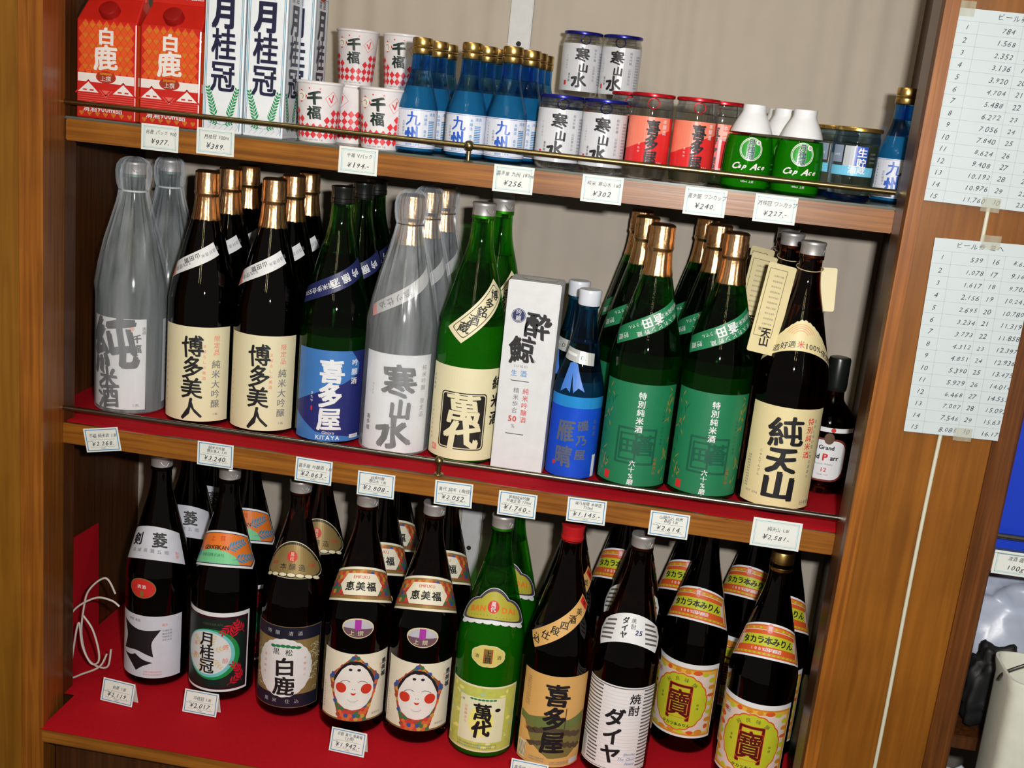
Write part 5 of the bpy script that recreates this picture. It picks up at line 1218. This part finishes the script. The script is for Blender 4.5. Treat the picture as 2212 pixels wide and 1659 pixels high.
# ------------------------------------------------------------------ neighbouring cabinet and goods at the right
nb = thing('neighbouring_cabinet', 'next wooden cabinet whose shelf shows past the right panel', 'cabinet', (0, 0, 0))
box('shelf', 1.3305, 1.90, -.015, .35, .440, .466, WOOD_DX, nb); box('shelf_liner', 1.3305, 1.90, -.016, .35, .4665, .470, mat('grey_green_laminate', rgb(92, 98, 88)), nb)
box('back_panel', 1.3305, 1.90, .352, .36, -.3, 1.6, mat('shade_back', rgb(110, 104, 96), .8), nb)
tube('rail', [(1.331, -.018, .494), (1.90, -.018, .494)], .004, STEEL, nb)
box('side_panel', 1.90, 1.92, -.1, .36, -.5, 1.6, WOOD_D, nb)
bc = thing('blue_crate', 'bright blue plastic crate on the neighbouring shelf', 'crate', (1.50, .10, .4704))
BL = mat('blue_crate_plastic', rgb(24, 60, 190), .35)
v, fc = box_vf(-.15, .15, -.10, .12, 0, .22); o = meshobj('crate_shell', v, [q for q in fc if q != (4, 5, 6, 7)], BL, bc); sm = o.modifiers.new('thickness', 'SOLIDIFY'); sm.thickness = .004
for i in range(6): box('crate_rib', -.15+.055*i, -.145+.055*i, -.104, -.1005, .01, .21, BL, bc, .0005)
box('crate_rim', -.155, .155, -.106, -.1005, .205, .222, BL, bc)
card(1.3900, .4555, ['清酒 醤油'], '100g', 'thin', 'white price card below the blue crate', 60, 34, y=-.0156)
def pouch(name, label, loc, sx, sy, sz, m, seed, cat='bag'):
    rnd = random.Random(seed); me = bpy.data.meshes.new(name); bm = bmesh.new(); bmesh.ops.create_icosphere(bm, subdivisions=4, radius=1)
    ph = [rnd.uniform(0, 6) for _ in range(6)]
    for v_ in bm.verts:
        x, y, z = v_.co; k = 1 + .10*math.sin(7*x+ph[0]+3*z) + .07*math.sin(11*y+ph[1]+5*z) + .05*math.sin(17*z+ph[2]+4*x) + .03*abs(math.sin(23*x+9*z+ph[3]))
        sgn = lambda q: (1 if q > 0 else -1)*abs(q)**.7
        v_.co = (sgn(x)*sx*k, sgn(y)*sy*k, (sgn(z)*k*.92+1)*sz)
    zmin = min(v_.co.z for v_ in bm.verts)
    for v_ in bm.verts: v_.co.z -= zmin
    for f_ in bm.faces: f_.smooth = True
    bm.to_mesh(me); bm.free(); me.materials.append(m); o = link(bpy.data.objects.new(name, me)); o.location = loc; return tag(o, label, cat)
PB = mat('thin_white_plastic', rgb(176, 184, 204), .35, bump=.4, bscale=60)
box('lower_shelf', 1.3305, 1.90, -.01, .35, .165, .185, WOOD_S, nb)
pouch('plastic_bag', 'crumpled white plastic bag under the neighbouring shelf', (1.490, .14, .1852), .12, .09, .112, PB, 1)
pouch('plastic_bag', 'second white plastic bag bulging right of the dark gap', (1.76, .12, .1852), .11, .07, .10, PB, 2)
pouch('dark_gap_fill', 'added black shape filling the dark gap behind the white container', (1.405, .020, .1852), .032, .022, .068, mat('gap_shade_black', rgb(18, 18, 20), .6), 3)  # black shape added where only shade shows between stile and container
fl = box('floor', -3, 4, -4, .5, -.86, -.84, mat('shop_floor_concrete', rgb(90, 84, 76), .7), None, 0); tag(fl, kind='structure')
wl = box('wall_back', -3, 4, .50, .56, -.84, 2.6, mat('shop_wall_plaster', rgb(120, 112, 100), .8), None, 0); tag(wl, kind='structure')
# open white container, standing on a stool-high box in front of the neighbouring cabinet
cr = thing('storage_box', 'plain brown storage box holding up the white container', 'box', (1.52, -.18, -.84))
box('box_body', -.14, .14, -.12, .12, 0, .82, mat('kraft_board', rgb(110, 84, 52), .7), cr, .003); box('box_lid', -.145, .145, -.125, .125, .821, .84, mat('kraft_board', rgb(110, 84, 52)), cr, .003)
wc = thing('white_container', 'tall open off-white container with a wire handle', 'container', (1.458, -.115, .0002))
CW = mat('offwhite_plastic', rgb(206, 208, 196), .5)
sq = lambda w2: [(w2*math.copysign(abs(math.cos(a))**.35, math.cos(a)), w2*.55*math.copysign(abs(math.sin(a))**.35, math.sin(a))) for a in [2*PI*k/40 for k in range(40)]]
v = []; fc = []; lv = [(0, .082), (.003, .084), (.33, .089), (.345, .0925), (.35, .0925)]
for z, w_ in lv: v += [(x, y, z) for x, y in sq(w_)]
lv2 = [(.35, .089), (.33, .086), (.006, .081)]
for z, w_ in lv2: v += [(x, y, z) for x, y in sq(w_)]
nl = len(lv)+len(lv2)
for i in range(nl-1):
    for k in range(40): a = i*40+k; b_ = i*40+(k+1) % 40; fc.append((a, b_, b_+40, a+40))
fc.append(tuple(range(40))[::-1]); fc.append(tuple((nl-1)*40+k for k in range(40)))
meshobj('container_body', v, fc, CW, wc, smooth=True, sharp=40)
tube('handle', spl([(-.093, 0, .33), (-.085, -.01, .35), (-.03, -.02, .385), (.04, -.02, .40), (.085, -.01, .36), (.093, 0, .33)]), .0022, mat('handle_wire', rgb(150, 150, 150), .3, metal=1), wc)
# metal tray of blue-printed bags low at the right
bp = pouch('snack_bag', 'white bag with a blue print low beside the right stile', (1.365, -.02, -.06), .030, .03, .10, mat('white_film_bag', rgb(196, 206, 220), .3), 4)
s_ = box('low_crate', 1.335, 1.376, -.07, .2, -.30, -.06, mat('grey_crate_plastic', rgb(110, 110, 112), .5), None); tag(s_, 'narrow grey crate under the blue-printed bag', 'crate')
q = Print(); q.ell(-4, 100, 10, 14, BLUEINK, 0, 20); q.build('blue_print', flat(-.032, 0), bp, du=None)
# dark drawer front below the lowest shelf
box('drawer_front', .022, 1.148, -.06, -.045, -.5, -.030, WOOD_S, cab)
